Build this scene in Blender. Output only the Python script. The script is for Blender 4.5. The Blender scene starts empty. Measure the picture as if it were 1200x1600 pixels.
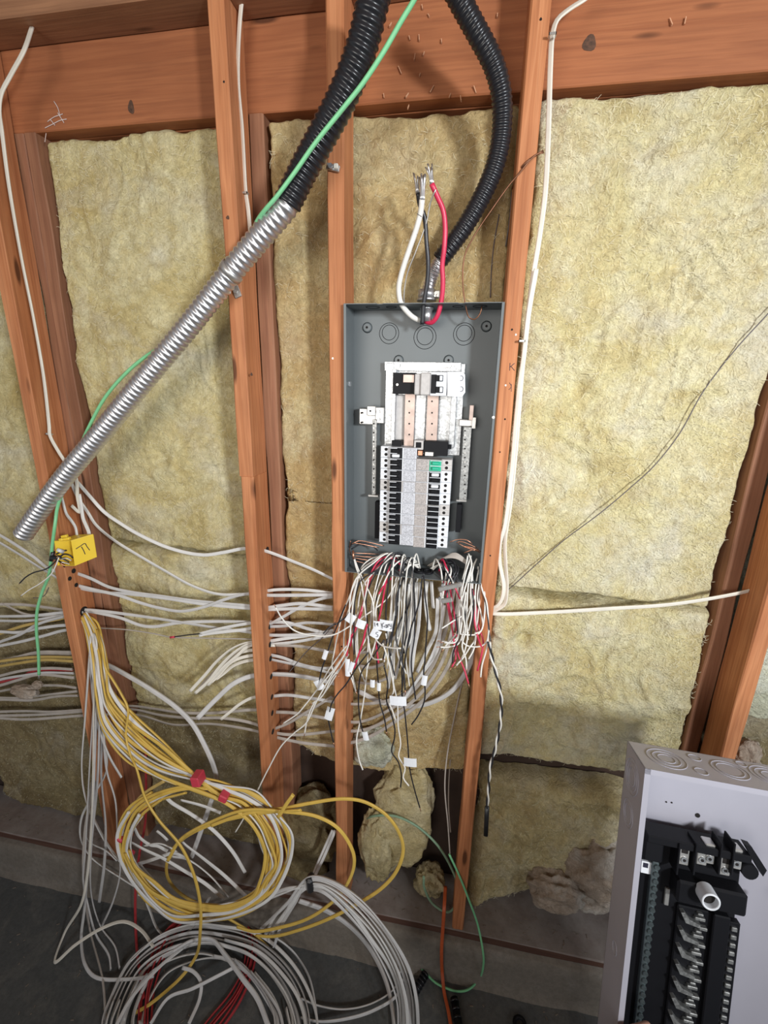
import bpy, math, random
import numpy as np
from mathutils import Vector, Matrix

random.seed(7); RNG = np.random.RandomState(7)
SC = bpy.context.scene
COL = SC.collection
ZF = 2.12                                   # height of the calibration origin above the floor

# ------------------------------------------------------------------ camera
FPX = 704.18
RM = np.array([[0.984087, 0.176618, 0.019447], [0.066562, -0.264955, -0.961961], [-0.164747, 0.947948, -0.272495]])
CAM = np.array([0.293663, -1.1091, -0.175374 + ZF])
cd = bpy.data.cameras.new('camera'); cam = bpy.data.objects.new('camera', cd); COL.objects.link(cam)
cd.sensor_fit = 'VERTICAL'; cd.sensor_height = 36.0; cd.lens = FPX * 36.0 / 1600.0
cd.clip_start = 0.02; cd.clip_end = 50
mw = Matrix.Identity(4)
for r in range(3):
    mw[r][0] = RM[0][r]; mw[r][1] = -RM[1][r]; mw[r][2] = -RM[2][r]; mw[r][3] = CAM[r]
cam.matrix_world = mw
SC.camera = cam

# ------------------------------------------------------------------ light and exposure
SC.view_settings.view_transform = 'Standard'; SC.view_settings.look = 'None'
SC.view_settings.gamma = 1.0; SC.view_settings.use_curve_mapping = False
SC.view_settings.exposure = 0.0
w = bpy.data.worlds.new('world'); SC.world = w; w.use_nodes = True
bgn = w.node_tree.nodes['Background']; bgn.inputs[0].default_value = (0.86, 0.92, 1.0, 1); bgn.inputs[1].default_value = 0.36

def area(name, loc, target, sx, sy, power, color, spread=180):
    l = bpy.data.lights.new(name, 'AREA'); l.shape = 'RECTANGLE'; l.size = sx; l.size_y = sy; l.energy = power; l.color = color; l.spread = math.radians(spread)
    o = bpy.data.objects.new(name, l); COL.objects.link(o); o.location = loc
    o.rotation_euler = (Vector(target) - Vector(loc)).to_track_quat('-Z', 'Y').to_euler()
    return o
area('daylight_doorway', (1.95, -2.35, 2.35), (0.52, 0.1, 1.86), .30, .3, 18, (0.93, 0.97, 1.0), 78)
area('daylight_window', (2.9, -1.9, 1.7), (0.2, 0.1, 1.75), 1.0, 1.0, 7, (0.84, 0.92, 1.0), 130)
area('room_bounce', (-0.6, -3.0, 2.1), (-0.2, 0.0, 2.15), 1.6, 1.2, 12.5, (1.0, 0.95, 0.88), 90)

# ------------------------------------------------------------------ helpers
def un(u, v, Y):
    d = RM.T @ np.array([(u - 600) / FPX, (v - 800) / FPX, 1.0])
    return CAM + (Y - CAM[1]) / d[1] * d
def unz(u, v, Z):
    d = RM.T @ np.array([(u - 600) / FPX, (v - 800) / FPX, 1.0])
    return CAM + (Z - CAM[2]) / d[2] * d

def smooth(x): return x * x * (3 - 2 * x)
def vn(x, y, seed):
    r = np.random.RandomState(seed).rand(64, 64) * 2 - 1
    xi = np.floor(x).astype(int); yi = np.floor(y).astype(int)
    fx = smooth(x - xi); fy = smooth(y - yi)
    g = lambda a, b: r[a & 63, b & 63]
    return (g(xi, yi) * (1 - fx) + g(xi + 1, yi) * fx) * (1 - fy) + (g(xi, yi + 1) * (1 - fx) + g(xi + 1, yi + 1) * fx) * fy

class MB:
    def __init__(s): s.v = []; s.f = []; s.sm = []
    def add(s, vs, fs, smooth=False):
        o = len(s.v); s.v += [tuple(map(float, p)) for p in vs]; s.f += [tuple(i + o for i in f) for f in fs]; s.sm += [smooth] * len(fs)
        return s
    def box(s, x0, x1, y0, y1, z0, z1, c=0.0, M=None):
        x0, x1 = sorted((x0, x1)); y0, y1 = sorted((y0, y1)); z0, z1 = sorted((z0, z1))
        c = min(c, (x1 - x0) * .45, (y1 - y0) * .45, (z1 - z0) * .45)
        if c <= 0:
            vs = [(x, y, z) for x in (x0, x1) for y in (y0, y1) for z in (z0, z1)]
            fs = [(0, 1, 3, 2), (4, 6, 7, 5), (0, 4, 5, 1), (2, 3, 7, 6), (0, 2, 6, 4), (1, 5, 7, 3)]
        else:
            vs = []; 
            for i in (0, 1):
                for j in (0, 1):
                    for k in (0, 1):
                        X = (x0, x1)[i]; Y = (y0, y1)[j]; Z = (z0, z1)[k]
                        dx = c if i == 0 else -c; dy = c if j == 0 else -c; dz = c if k == 0 else -c
                        vs += [(X, Y + dy, Z + dz), (X + dx, Y, Z + dz), (X + dx, Y + dy, Z)]
            ix = lambda i, j, k, a: ((i * 2 + j) * 2 + k) * 3 + a
            fs = []
            for i in (0, 1):
                fs.append([ix(i, 0, 0, 0), ix(i, 0, 1, 0), ix(i, 1, 1, 0), ix(i, 1, 0, 0)][::1 if i == 0 else -1])
                fs.append([ix(0, i, 0, 1), ix(1, i, 0, 1), ix(1, i, 1, 1), ix(0, i, 1, 1)][::1 if i == 0 else -1])
                fs.append([ix(0, 0, i, 2), ix(0, 1, i, 2), ix(1, 1, i, 2), ix(1, 0, i, 2)][::1 if i == 0 else -1])
            for a in (0, 1):
                for b in (0, 1):
                    fs.append([ix(a, b, 0, 0), ix(a, b, 0, 1), ix(a, b, 1, 1), ix(a, b, 1, 0)])
                    fs.append([ix(a, 0, b, 0), ix(a, 0, b, 2), ix(a, 1, b, 2), ix(a, 1, b, 0)])
                    fs.append([ix(0, a, b, 1), ix(0, a, b, 2), ix(1, a, b, 2), ix(1, a, b, 1)])
            for i in (0, 1):
                for j in (0, 1):
                    for k in (0, 1): fs.append([ix(i, j, k, 0), ix(i, j, k, 1), ix(i, j, k, 2)])
        if M is not None: vs = [tuple(M @ Vector(p)) for p in vs]
        return s.add(vs, fs)
    def prism(s, poly, d, M=None):          # polygon (list of 3d pts) extruded by the vector d
        n = len(poly); vs = [Vector(p) for p in poly] + [Vector(p) + Vector(d) for p in poly]
        fs = [tuple(range(n)), tuple(range(2 * n - 1, n - 1, -1))] + [(i, (i + 1) % n, n + (i + 1) % n, n + i) for i in range(n)]
        if M is not None: vs = [M @ p for p in vs]
        return s.add(vs, fs)
    def cyl(s, p0, p1, r, seg=14, r1=None, M=None, cap=True):
        p0 = Vector(p0); p1 = Vector(p1); r1 = r if r1 is None else r1
        q = (p1 - p0).to_track_quat('Z', 'Y')
        vs = []
        for p, rr in ((p0, r), (p1, r1)):
            for k in range(seg):
                a = 2 * math.pi * k / seg; vs.append(p + q @ Vector((rr * math.cos(a), rr * math.sin(a), 0)))
        if M is not None: vs = [M @ v for v in vs]
        s.add(vs, [(k, (k + 1) % seg, seg + (k + 1) % seg, seg + k) for k in range(seg)], True)
        if cap: o = len(s.v) - 2 * seg; s.f += [tuple(o + k for k in range(seg))[::-1], tuple(o + seg + k for k in range(seg))]; s.sm += [False, False]
        return s
    def ring(s, c, n, R, r, seg=40, sg=6, M=None):
        c = Vector(c); q = Vector(n).to_track_quat('Z', 'Y'); vs = []
        for i in range(seg):
            a = 2 * math.pi * i / seg
            for j in range(sg):
                b = 2 * math.pi * j / sg; vs.append(c + q @ Vector(((R + r * math.cos(b)) * math.cos(a), (R + r * math.cos(b)) * math.sin(a), r * math.sin(b))))
        if M is not None: vs = [M @ v for v in vs]
        return s.add(vs, [(i * sg + j, ((i + 1) % seg) * sg + j, ((i + 1) % seg) * sg + (j + 1) % sg, i * sg + (j + 1) % sg) for i in range(seg) for j in range(sg)], True)
    def sweep(s, P, prof, twist=0.0, closed_ends=True):     # P Nx3, prof: function(i, N, s)->list of (a,b) or a fixed list
        P = np.asarray(P, float); N = len(P)
        T = np.gradient(P, axis=0); T /= np.linalg.norm(T, axis=1)[:, None] + 1e-12
        n = np.array([0, -1.0, 0]); n = n - T[0] * (n @ T[0])
        if np.linalg.norm(n) < .2: n = np.array([0, 0, 1.0]) - T[0] * T[0][2]
        n /= np.linalg.norm(n); Ns = [n]
        for i in range(1, N):
            n = Ns[-1] - T[i] * (Ns[-1] @ T[i]); n /= np.linalg.norm(n) + 1e-12; Ns.append(n)
        vs = []; L = np.concatenate([[0], np.cumsum(np.linalg.norm(np.diff(P, axis=0), axis=1))])
        for i in range(N):
            a = twist(L[i]) if callable(twist) else twist
            n = Ns[i]; b = np.cross(T[i], n); n2 = n * math.cos(a) + b * math.sin(a); b2 = np.cross(T[i], n2)
            pr = prof(L[i], i) if callable(prof) else prof
            for (x, y) in pr: vs.append(P[i] + b2 * x + n2 * y)
        m = len(pr)
        s.add(vs, [(i * m + j, i * m + (j + 1) % m, (i + 1) * m + (j + 1) % m, (i + 1) * m + j) for i in range(N - 1) for j in range(m)], True)
        if closed_ends:
            o = len(s.v) - N * m; s.f += [tuple(o + k for k in range(m))[::-1], tuple(o + (N - 1) * m + k for k in range(m))]; s.sm += [False, False]
        return s
    def build(s, name, mat, parent=None, loc=None, kind=None):
        me = bpy.data.meshes.new(name)
        if loc is None: loc = s.v[0] if parent is None else (0, 0, 0)
        base = Vector(loc) if parent is None else parent_world(parent)
        me.from_pydata([(v[0] - base[0], v[1] - base[1], v[2] - base[2]) for v in s.v], [], s.f)
        me.polygons.foreach_set('use_smooth', s.sm)
        me.materials.append(mat); me.update()
        o = bpy.data.objects.new(name, me); COL.objects.link(o)
        if parent is not None: o.parent = parent
        else: o.location = loc
        if kind: o['kind'] = kind
        return o

def parent_world(p):
    v = Vector((0, 0, 0))
    while p is not None: v += p.location; p = p.parent
    return v
def tag(o, label=None, cat=None, group=None, kind=None):
    if label: o['label'] = label
    if cat: o['category'] = cat
    if group: o['group'] = group
    if kind: o['kind'] = kind
    return o
def empty(name, loc, label=None, cat=None, group=None, kind=None):
    o = bpy.data.objects.new(name, None); COL.objects.link(o); o.location = loc; o.empty_display_size = .05
    return tag(o, label, cat, group, kind)
def catmull(P, step=.006, maxn=400):
    P = np.asarray(P, float)
    if len(P) == 2: 
        n = max(2, int(np.linalg.norm(P[1] - P[0]) / step)); return np.array([P[0] + (P[1] - P[0]) * t for t in np.linspace(0, 1, n)])
    Q = np.vstack([2 * P[0] - P[1], P, 2 * P[-1] - P[-2]]); out = []
    for i in range(1, len(Q) - 2):
        p0, p1, p2, p3 = Q[i - 1:i + 3]
        d = [max(1e-5, np.linalg.norm(a - b) ** .5) for a, b in ((p1, p0), (p2, p1), (p3, p2))]
        m1 = (p1 - p0) / d[0] - (p2 - p0) / (d[0] + d[1]) + (p2 - p1) / d[1]
        m2 = (p2 - p1) / d[1] - (p3 - p1) / (d[1] + d[2]) + (p3 - p2) / d[2]
        m1 *= d[1]; m2 *= d[1]
        n = max(2, min(60, int(np.linalg.norm(p2 - p1) / step)))
        for t in np.linspace(0, 1, n, endpoint=False):
            out.append((2 * t**3 - 3 * t**2 + 1) * p1 + (t**3 - 2 * t**2 + t) * m1 + (-2 * t**3 + 3 * t**2) * p2 + (t**3 - t**2) * m2)
    out.append(P[-1]); return np.array(out)

# ------------------------------------------------------------------ materials
class NT:
    def __init__(s, name):
        s.m = bpy.data.materials.new(name); s.m.use_nodes = True; s.t = s.m.node_tree; s.b = s.t.nodes['Principled BSDF']
    def n(s, typ, **kw):
        o = s.t.nodes.new(typ)
        for k, v in kw.items():
            if k in o.inputs: o.inputs[k].default_value = v
            else: setattr(o, k, v)
        return o
    def l(s, a, b): s.t.links.new(a, b)
    def coord(s, scale, which='Object'):
        c = s.n('ShaderNodeTexCoord'); mp = s.n('ShaderNodeMapping'); mp.inputs['Scale'].default_value = scale
        s.l(c.outputs[which], mp.inputs[0]); return mp.outputs[0]
    def noise(s, vec, scale, detail=4, rough=.55, dist=0.0):
        o = s.n('ShaderNodeTexNoise'); o.inputs['Scale'].default_value = scale; o.inputs['Detail'].default_value = detail
        o.inputs['Roughness'].default_value = rough; o.inputs['Distortion'].default_value = dist
        if vec is not None: s.l(vec, o.inputs['Vector'])
        return o.outputs['Fac']
    def ramp(s, fac, stops):
        o = s.n('ShaderNodeValToRGB'); e = o.color_ramp.elements
        while len(e) < len(stops): e.new(.5)
        for k, (p, c) in enumerate(stops): e[k].position = p; e[k].color = (*c, 1) if len(c) == 3 else c
        s.l(fac, o.inputs[0]); return o.outputs[0]
    def mix(s, fac, a, b, mode='MIX'):
        o = s.n('ShaderNodeMix'); o.data_type = 'RGBA'; o.blend_type = mode
        for sock, v in ((o.inputs[0], fac), (o.inputs[6], a), (o.inputs[7], b)):
            if isinstance(v, (int, float)): sock.default_value = v
            elif isinstance(v, tuple): sock.default_value = (*v, 1)
            else: s.l(v, sock)
        return o.outputs[2]
    def bump(s, h, strength, dist, prev=None):
        o = s.n('ShaderNodeBump'); o.inputs['Strength'].default_value = strength; o.inputs['Distance'].default_value = dist
        s.l(h, o.inputs['Height'])
        if prev is not None: s.l(prev, o.inputs['Normal'])
        return o.outputs[0]

def plain(name, col, rough=.5, metal=0.0, var=0.0, bump=0.0, bscale=60, spec=.5):
    m = NT(name); m.b.inputs['Roughness'].default_value = rough; m.b.inputs['Metallic'].default_value = metal
    m.b.inputs['Specular IOR Level'].default_value = spec
    v = m.coord((1, 1, 1)); n = m.noise(v, bscale, 4)
    d = tuple(max(0, c * (1 - var)) for c in col); e = tuple(min(1, c * (1 + var)) for c in col)
    m.l(m.ramp(n, [(.3, d), (.7, e)]), m.b.inputs['Base Color'])
    if bump: m.l(m.bump(n, bump, .002), m.b.inputs['Normal'])
    return m.m

def wood(name, axis, light, mid, dark, rough=.62, dust=0.0):
    m = NT(name); sc = {'z': (1, 1, .035), 'x': (.035, 1, 1)}[axis]
    info = m.n('ShaderNodeObjectInfo'); c = m.n('ShaderNodeTexCoord'); off = m.n('ShaderNodeVectorMath', operation='ADD')
    cmb = m.n('ShaderNodeCombineXYZ'); mul = m.n('ShaderNodeMath', operation='MULTIPLY'); mul.inputs[1].default_value = 7.0
    m.l(info.outputs['Random'], mul.inputs[0])
    for k in range(3): m.l(mul.outputs[0], cmb.inputs[k])
    m.l(c.outputs['Object'], off.inputs[0]); m.l(cmb.outputs[0], off.inputs[1])
    mp = m.n('ShaderNodeMapping'); mp.inputs['Scale'].default_value = sc; m.l(off.outputs[0], mp.inputs[0]); v = mp.outputs[0]
    g1 = m.noise(v, 26, 3, .5, 1.4); g2 = m.noise(v, 170, 3, .6, .3)
    big = m.noise(off.outputs[0], 3.2, 3)
    col = m.ramp(g1, [(.28, mid), (.5, light), (.62, mid), (.8, light)])
    col = m.mix(m.ramp(g2, [(.45, (0, 0, 0)), (.75, (.55, .55, .55))]), col, dark)
    col = m.mix(m.ramp(big, [(.42, (0, 0, 0)), (.72, (.5, .5, .5))]), col, dark)
    # knots
    mk = m.n('ShaderNodeMapping'); mk.inputs['Scale'].default_value = {'z': (14, 14, 3.2), 'x': (3.2, 14, 14)}[axis]; m.l(off.outputs[0], mk.inputs[0])
    vo = m.n('ShaderNodeTexVoronoi'); vo.inputs['Scale'].default_value = 1.0; m.l(mk.outputs[0], vo.inputs['Vector'])
    kn = m.ramp(vo.outputs['Distance'], [(.07, (.9, .9, .9)), (.13, (0, 0, 0))])
    col = m.mix(kn, col, tuple(x * .35 for x in dark))
    if dust:
        dn = m.noise(c.outputs['Object'], 14, 5, .7)
        geo = m.n('ShaderNodeNewGeometry'); sx = m.n('ShaderNodeSeparateXYZ'); m.l(geo.outputs['True Normal'], sx.inputs[0])
        dd = m.mix(1.0, m.ramp(dn, [(.35, (dust * .6,) * 3), (.65, (dust,) * 3)]), m.ramp(sx.outputs[2], [(.3, (0, 0, 0)), (.8, (1, 1, 1))]), 'MULTIPLY')
        col = m.mix(dd, col, (.30, .27, .25))
    m.l(col, m.b.inputs['Base Color']); m.b.inputs['Roughness'].default_value = rough
    m.l(m.bump(g2, .25, .0012), m.b.inputs['Normal']); m.b.inputs['Specular IOR Level'].default_value = .25
    return m.m

def wool(name, a, b, c, white=0.35, weave=False, seed=0.0):
    m = NT(name); v = m.coord((1, 1, 1)); mp = m.n('ShaderNodeMapping'); mp.inputs['Location'].default_value = (seed, seed * .7, seed * 1.3); m.l(v, mp.inputs[0]); v = mp.outputs[0]
    n1 = m.noise(v, 4.5, 5, .6, .6); n2 = m.noise(v, 13, 6, .65, 1.0); n3 = m.noise(v, 70, 5, .7, 2.5); n4 = m.noise(v, 6, 4, .6, .4)
    col = m.ramp(n1, [(.3, c), (.45, a), (.6, b), (.75, a)])
    col = m.mix(m.ramp(n2, [(.44, (0, 0, 0)), (.70, (.85, .85, .85))]), col, c)
    col = m.mix(m.ramp(n4, [(.5, (0, 0, 0)), (.7, (white,) * 3)]), col, (.80, .79, .74))
    col = m.mix(m.ramp(n3, [(.35, (.40, .40, .40)), (.55, (0, 0, 0))]), col, tuple(x * .62 for x in c))
    col = m.mix(m.ramp(n3, [(.58, (0, 0, 0)), (.78, (.24, .24, .24))]), col, (.86, .83, .70))
    m.l(col, m.b.inputs['Base Color']); m.b.inputs['Roughness'].default_value = .95; m.b.inputs['Specular IOR Level'].default_value = .12
    ms = m.n('ShaderNodeMapping'); ms.inputs['Scale'].default_value = (1, 1, .45); ms.inputs['Rotation'].default_value = (0, .6, 0); m.l(v, ms.inputs[0])
    f1 = m.noise(ms.outputs[0], 120, 4, .7, 4.0); f2 = m.noise(v, 34, 5, .65, 2.6)
    nb = m.bump(f1, .6, .006); nb = m.bump(f2, .75, .014, nb)
    if weave:
        wv = m.n('ShaderNodeTexWave'); wv.inputs['Scale'].default_value = 34; wv.inputs['Distortion'].default_value = 11; wv.inputs['Detail'].default_value = 3; wv.inputs['Detail Scale'].default_value = 2
        wm = m.n('ShaderNodeMapping'); wm.inputs['Rotation'].default_value = (0, 1.15, 0); m.l(v, wm.inputs[0]); m.l(wm.outputs[0], wv.inputs['Vector'])
        nb = m.bump(wv.outputs['Fac'], .26, .006, nb)
    m.l(nb, m.b.inputs['Normal'])
    return m.m

def concrete(name, a, b, c):
    m = NT(name); v = m.coord((1, 1, 1)); n1 = m.noise(v, 3, 6, .6, .4); n2 = m.noise(v, 60, 6, .75); n3 = m.noise(v, 9, 5, .6, 1)
    col = m.ramp(n1, [(.3, a), (.7, b)]); col = m.mix(m.ramp(n3, [(.5, (0, 0, 0)), (.72, (.7, .7, .7))]), col, c)
    col = m.mix(m.ramp(n2, [(.4, (.35, .35, .35)), (.6, (0, 0, 0))]), col, tuple(x * .5 for x in a))
    m.l(col, m.b.inputs['Base Color']); m.b.inputs['Roughness'].default_value = .9
    m.l(m.bump(n2, .35, .003), m.b.inputs['Normal']); return m.m

def galv(name, col=(.50, .51, .52), rough=.38):
    m = NT(name); v = m.coord((1, 1, 1)); vo = m.n('ShaderNodeTexVoronoi'); vo.inputs['Scale'].default_value = 230; m.l(v, vo.inputs['Vector'])
    sp = m.n('ShaderNodeSeparateColor'); m.l(vo.outputs['Color'], sp.inputs[0])
    d = tuple(x * .72 for x in col); e = tuple(min(1, x * 1.25) for x in col)
    m.l(m.ramp(sp.outputs[0], [(.1, d), (.9, e)]), m.b.inputs['Base Color']); m.b.inputs['Metallic'].default_value = .75
    m.b.inputs['Roughness'].default_value = rough; return m.m

WL, WM_, WD = (.62, .265, .12), (.48, .18, .074), (.26, .09, .038)
M = dict(
    stud=wood('stud_wood', 'z', WL, WM_, WD),
    beam=wood('beam_wood', 'x', (.40, .148, .062), (.33, .115, .048), (.22, .075, .034)),
    plate=wood('plate_wood', 'x', (.40, .20, .105), (.31, .145, .075), (.17, .08, .045)),
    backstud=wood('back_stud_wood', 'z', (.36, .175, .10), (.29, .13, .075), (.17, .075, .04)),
    sill=wood('sill_wood', 'x', (.13, .065, .045), (.10, .048, .033), (.06, .03, .022), .85, dust=.9),
    sheath=plain('sheathing', (.055, .032, .022), .9, var=.3, bscale=8),
    floor=concrete('floor_concrete', (.085, .09, .09), (.12, .122, .12), (.17, .165, .15)),
    curb=concrete('curb_concrete', (.185, .155, .125), (.22, .19, .155), (.27, .24, .21)),
    ceil=plain('ceiling_board', (.30, .19, .12), .9, var=.15, bscale=3),
    wool1=wool('glass_wool_olive', (.76, .65, .34), (.82, .74, .46), (.58, .45, .19), .42, seed=1),
    wool2=wool('glass_wool_tan', (.66, .50, .25), (.72, .60, .33), (.52, .35, .15), .15, seed=4),
    wool3=wool('glass_wool_cream', (.78, .69, .38), (.84, .77, .52), (.66, .53, .25), .5, weave=True, seed=8),
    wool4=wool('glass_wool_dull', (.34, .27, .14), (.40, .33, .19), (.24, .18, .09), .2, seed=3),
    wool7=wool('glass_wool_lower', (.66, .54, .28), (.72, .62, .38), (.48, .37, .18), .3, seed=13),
    wool5=wool('glass_wool_pale_green', (.70, .70, .54), (.76, .78, .66), (.58, .58, .42), .5, weave=True, seed=5),
    wool6=wool('glass_wool_dirty_pink', (.58, .47, .38), (.70, .64, .56), (.42, .32, .24), .8, seed=6),
    wc=plain('white_jacket', (.70, .68, .655), .45, var=.06, bscale=25),
    wc2=plain('cream_jacket', (.74, .69, .60), .45, var=.06, bscale=25),
    gc=plain('grey_white_jacket', (.60, .58, .565), .5, var=.07, bscale=25),
    dc=plain('dusty_jacket', (.44, .39, .345), .6, var=.12, bscale=25),
    yc=plain('yellow_jacket', (.68, .45, .09), .42, var=.08, bscale=20),
    dy=plain('dusty_yellow_jacket', (.52, .36, .11), .55, var=.1, bscale=20),
    rc=plain('red_jacket', (.42, .035, .04), .5, var=.1),
    oc=plain('orange_jacket', (.52, .10, .03), .45, var=.1),
    ww=plain('white_insulation', (.80, .77, .71), .38, var=.05),
    bw=plain('black_insulation', (.022, .022, .026), .35),
    rw=plain('red_insulation', (.62, .03, .085), .35, var=.08),
    gw=plain('green_insulation', (.22, .60, .30), .38, var=.05),
    dg=plain('dusty_green_insulation', (.22, .34, .22), .5, var=.1),
    cu=plain('bare_copper', (.62, .30, .19), .35, .9, var=.15),
    ocu=plain('old_copper', (.22, .10, .055), .45, .7, var=.2),
    al=plain('aluminium_strand', (.74, .74, .75), .3, .9, var=.08),
    steel=galv('galvanised_steel'),
    flex=plain('flex_steel', (.66, .65, .66), .36, .85, var=.06, bscale=30),
    blk=plain('black_pvc', (.017, .017, .02), .28, var=.1),
    box=plain('grey_enamel', (.135, .150, .154), .42, var=.05, bscale=6),
    tin=plain('tinned_metal', (.62, .60, .57), .36, .75, var=.15),
    bus=plain('bus_metal', (.46, .36, .32), .42, .75, var=.15, bscale=40),
    brk=plain('breaker_white', (.72, .73, .76), .4, var=.05),
    brk2=plain('breaker_beige', (.52, .49, .47), .5, var=.10, bscale=120),
    lbl=plain('breaker_label', (.50, .50, .53), .6, var=.38, bscale=420),
    lbl2=plain('breaker_label_tan', (.40, .36, .34), .6, var=.35, bscale=420),
    bar=galv('neutral_bar_steel', (.36, .36, .35), .45),
    blkp=plain('black_plastic', (.008, .008, .010), .5, spec=.18),
    grn=plain('green_plastic', (.02, .42, .25), .4),
    paper=plain('paper_tag', (.84, .85, .88), .7, var=.04),
    ink=plain('ink', (.02, .02, .04), .6),
    yel=plain('yellow_enamel', (.86, .60, .045), .4, var=.04, bscale=12),
    tape=plain('black_tape', (.02, .02, .022), .35),
    rtape=plain('red_tape', (.58, .05, .08), .45),
    pnl=plain('white_enamel', (.40, .388, .44), .42, var=.03, bscale=10),
    dark=plain('dark_hole', (.012, .009, .008), .95),
    skin=plain('skin', (.56, .29, .20), .5, var=.08),
    knot=plain('knot_wood', (.085, .04, .022), .7, var=.5, bscale=140),
    chalk=plain('chalk', (.62, .50, .46), .9, var=.1),
    wirg=plain('grey_wire', (.12, .10, .10), .5),
    gterm=plain('terminal_bar', (.15, .18, .185), .4, .8, var=.2, bscale=120),
)

# ------------------------------------------------------------------ room shell
fl = MB().box(-4, 4, -4.5, .6, -.06, 0).build('floor', M['floor'], loc=(0, 0, 0)); fl['kind'] = 'structure'
ce = MB().box(-4, 4, -4.5, .6, 2.83, 2.86).build('ceiling', M['ceil'], loc=(0, 0, 2.83)); ce['kind'] = 'structure'
wall = empty('wall_back', (0, 0, 0), kind='structure')

def board(name, x0, x1, y0, y1, z0, z1, mat, c=.003, label=None, parent=None, wob=.0012):
    """a sawn board: cross-section rounded at the arrises, edges slightly uneven along the length"""
    long_z = (z1 - z0) > (x1 - x0); n = 40; mb = MB(); vs = []
    L0, L1 = (z0, z1) if long_z else (x0, x1)
    a0, a1 = (x0, x1) if long_z else (z0, z1)
    sd = random.randint(0, 9999)
    for i in range(n + 1):
        t = L0 + (L1 - L0) * i / n
        w1, w2, w3, w4 = [float(vn(np.array([t * 6.0 + k * 13.1]), np.array([k * 3.7]), sd)[0]) * wob for k in range(4)]
        A0, A1, B0, B1 = a0 + w1, a1 + w2, y0 + w3, y1 + w4
        cc = c * (1 + .5 * w1 / max(wob, 1e-6))
        prof = [(A0 + cc, B0), (A1 - cc, B0), (A1, B0 + cc), (A1, B1 - cc), (A1 - cc, B1), (A0 + cc, B1), (A0, B1 - cc), (A0, B0 + cc)]
        for a, b in prof: vs.append((a, b, t) if long_z else (t, b, a))
    fs = [(i * 8 + j, i * 8 + (j + 1) % 8, (i + 1) * 8 + (j + 1) % 8, (i + 1) * 8 + j) for i in range(n) for j in range(8)]
    fs += [tuple(range(8))[::-1], tuple(n * 8 + k for k in range(8))]
    if not long_z: fs = [f[::-1] for f in fs]
    mb.add(vs, fs); o = mb.build(name, mat, parent or wall)
    # object origin at the board so that the grain differs from board to board
    for v in o.data.vertices: v.co -= Vector((x0, y0, z0))
    o.location = Vector((x0, y0, z0)); 
    if label: o['label'] = label
    return o
PT = .603 + ZF; BB = .431 + ZF; SP = -1.935 + ZF          # plate underside, beam underside, sill top
SD = .089
board('wall_stud', -1.61, -1.572, 0, SD, SP, PT, M['stud'])
S1 = board('wall_stud', -.944, -.906, 0, SD, SP, PT, M['stud'], label='leftmost whole stud, behind the yellow box')
zs2 = un(392, 745, 0)[2]
board('wall_stud', -.296, -.258, 0, SD, zs2, 2.80, M['stud'])
board('wall_stud', -.293, -.256, -.003, SD, SP, zs2, M['stud'], label='lower length of spliced stud')
board('wall_stud', -.0404, -.0023, 0, SD, SP, 2.80, M['stud'])
S4 = board('wall_stud', .3615, .400, 0, SD, SP, 2.80, M['stud'])
board('wall_stud', 1.012, 1.050, 0, SD, SP, PT, M['stud'])
board('wall_stud', 1.62, 1.658, 0, SD, SP, PT, M['stud'])
for (x0, x1) in ((-.912, -.8815), (-.8795, -.845), (-.262, -.221), (.972, 1.0115), (1.60, 1.64)):
    board('back_stud', x0, x1, SD + .001, .175, SP, BB, M['backstud'], wob=.003)
board('header_beam', -2.0, 2.4, SD + .001, .127 + .007, BB, PT + .06, M['beam'])
board('header_beam', -2.0, 2.4, .136, .175, BB, PT + .06, M['beam'])
for (x0, x1) in ((-2.0, -.2975), (-.2565, -.042), (-.0008, .360), (.4015, 2.4)):
    board('top_plate', x0, x1, -.001, SD, PT, PT + .038, M['plate'])
board('sill_plate', -2.0, 2.4, -.004, .178, SP - .03, SP, M['sill'], c=.004, wob=.002)
MB().box(-2.0, 2.4, .18, .20, .1, 2.80).build('sheathing', M['sheath'], wall)
# foundation curb with a slightly rough front
def rough_slab():
    mb = MB(); n, k = 220, 8; xs = np.linspace(-2.0, 2.4, n); vs = []
    prof = [(.20, SP - .031), (-.016, SP - .031), (-.024, SP - .037), (-.027, SP - .07), (-.029, .08), (-.033, .04), (-.038, .012), (-.055, -.01)]
    for x in xs:
        for j, (y, z) in enumerate(prof):
            d = float(vn(np.array([x * 9.0]), np.array([j * 1.7]), 5)[0]) * .004 + float(vn(np.array([x * 40.0]), np.array([j * 2.7]), 6)[0]) * .0018
            vs.append((x, y - (d if 0 < j else 0), z + (d * .5 if 1 < j < 7 else 0)))
    return mb.add(vs, [(i * k + j, (i + 1) * k + j, (i + 1) * k + j + 1, i * k + j + 1) for i in range(n - 1) for j in range(k - 1)], True)
rough_slab().build('foundation_curb', M['curb'], wall)

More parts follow.
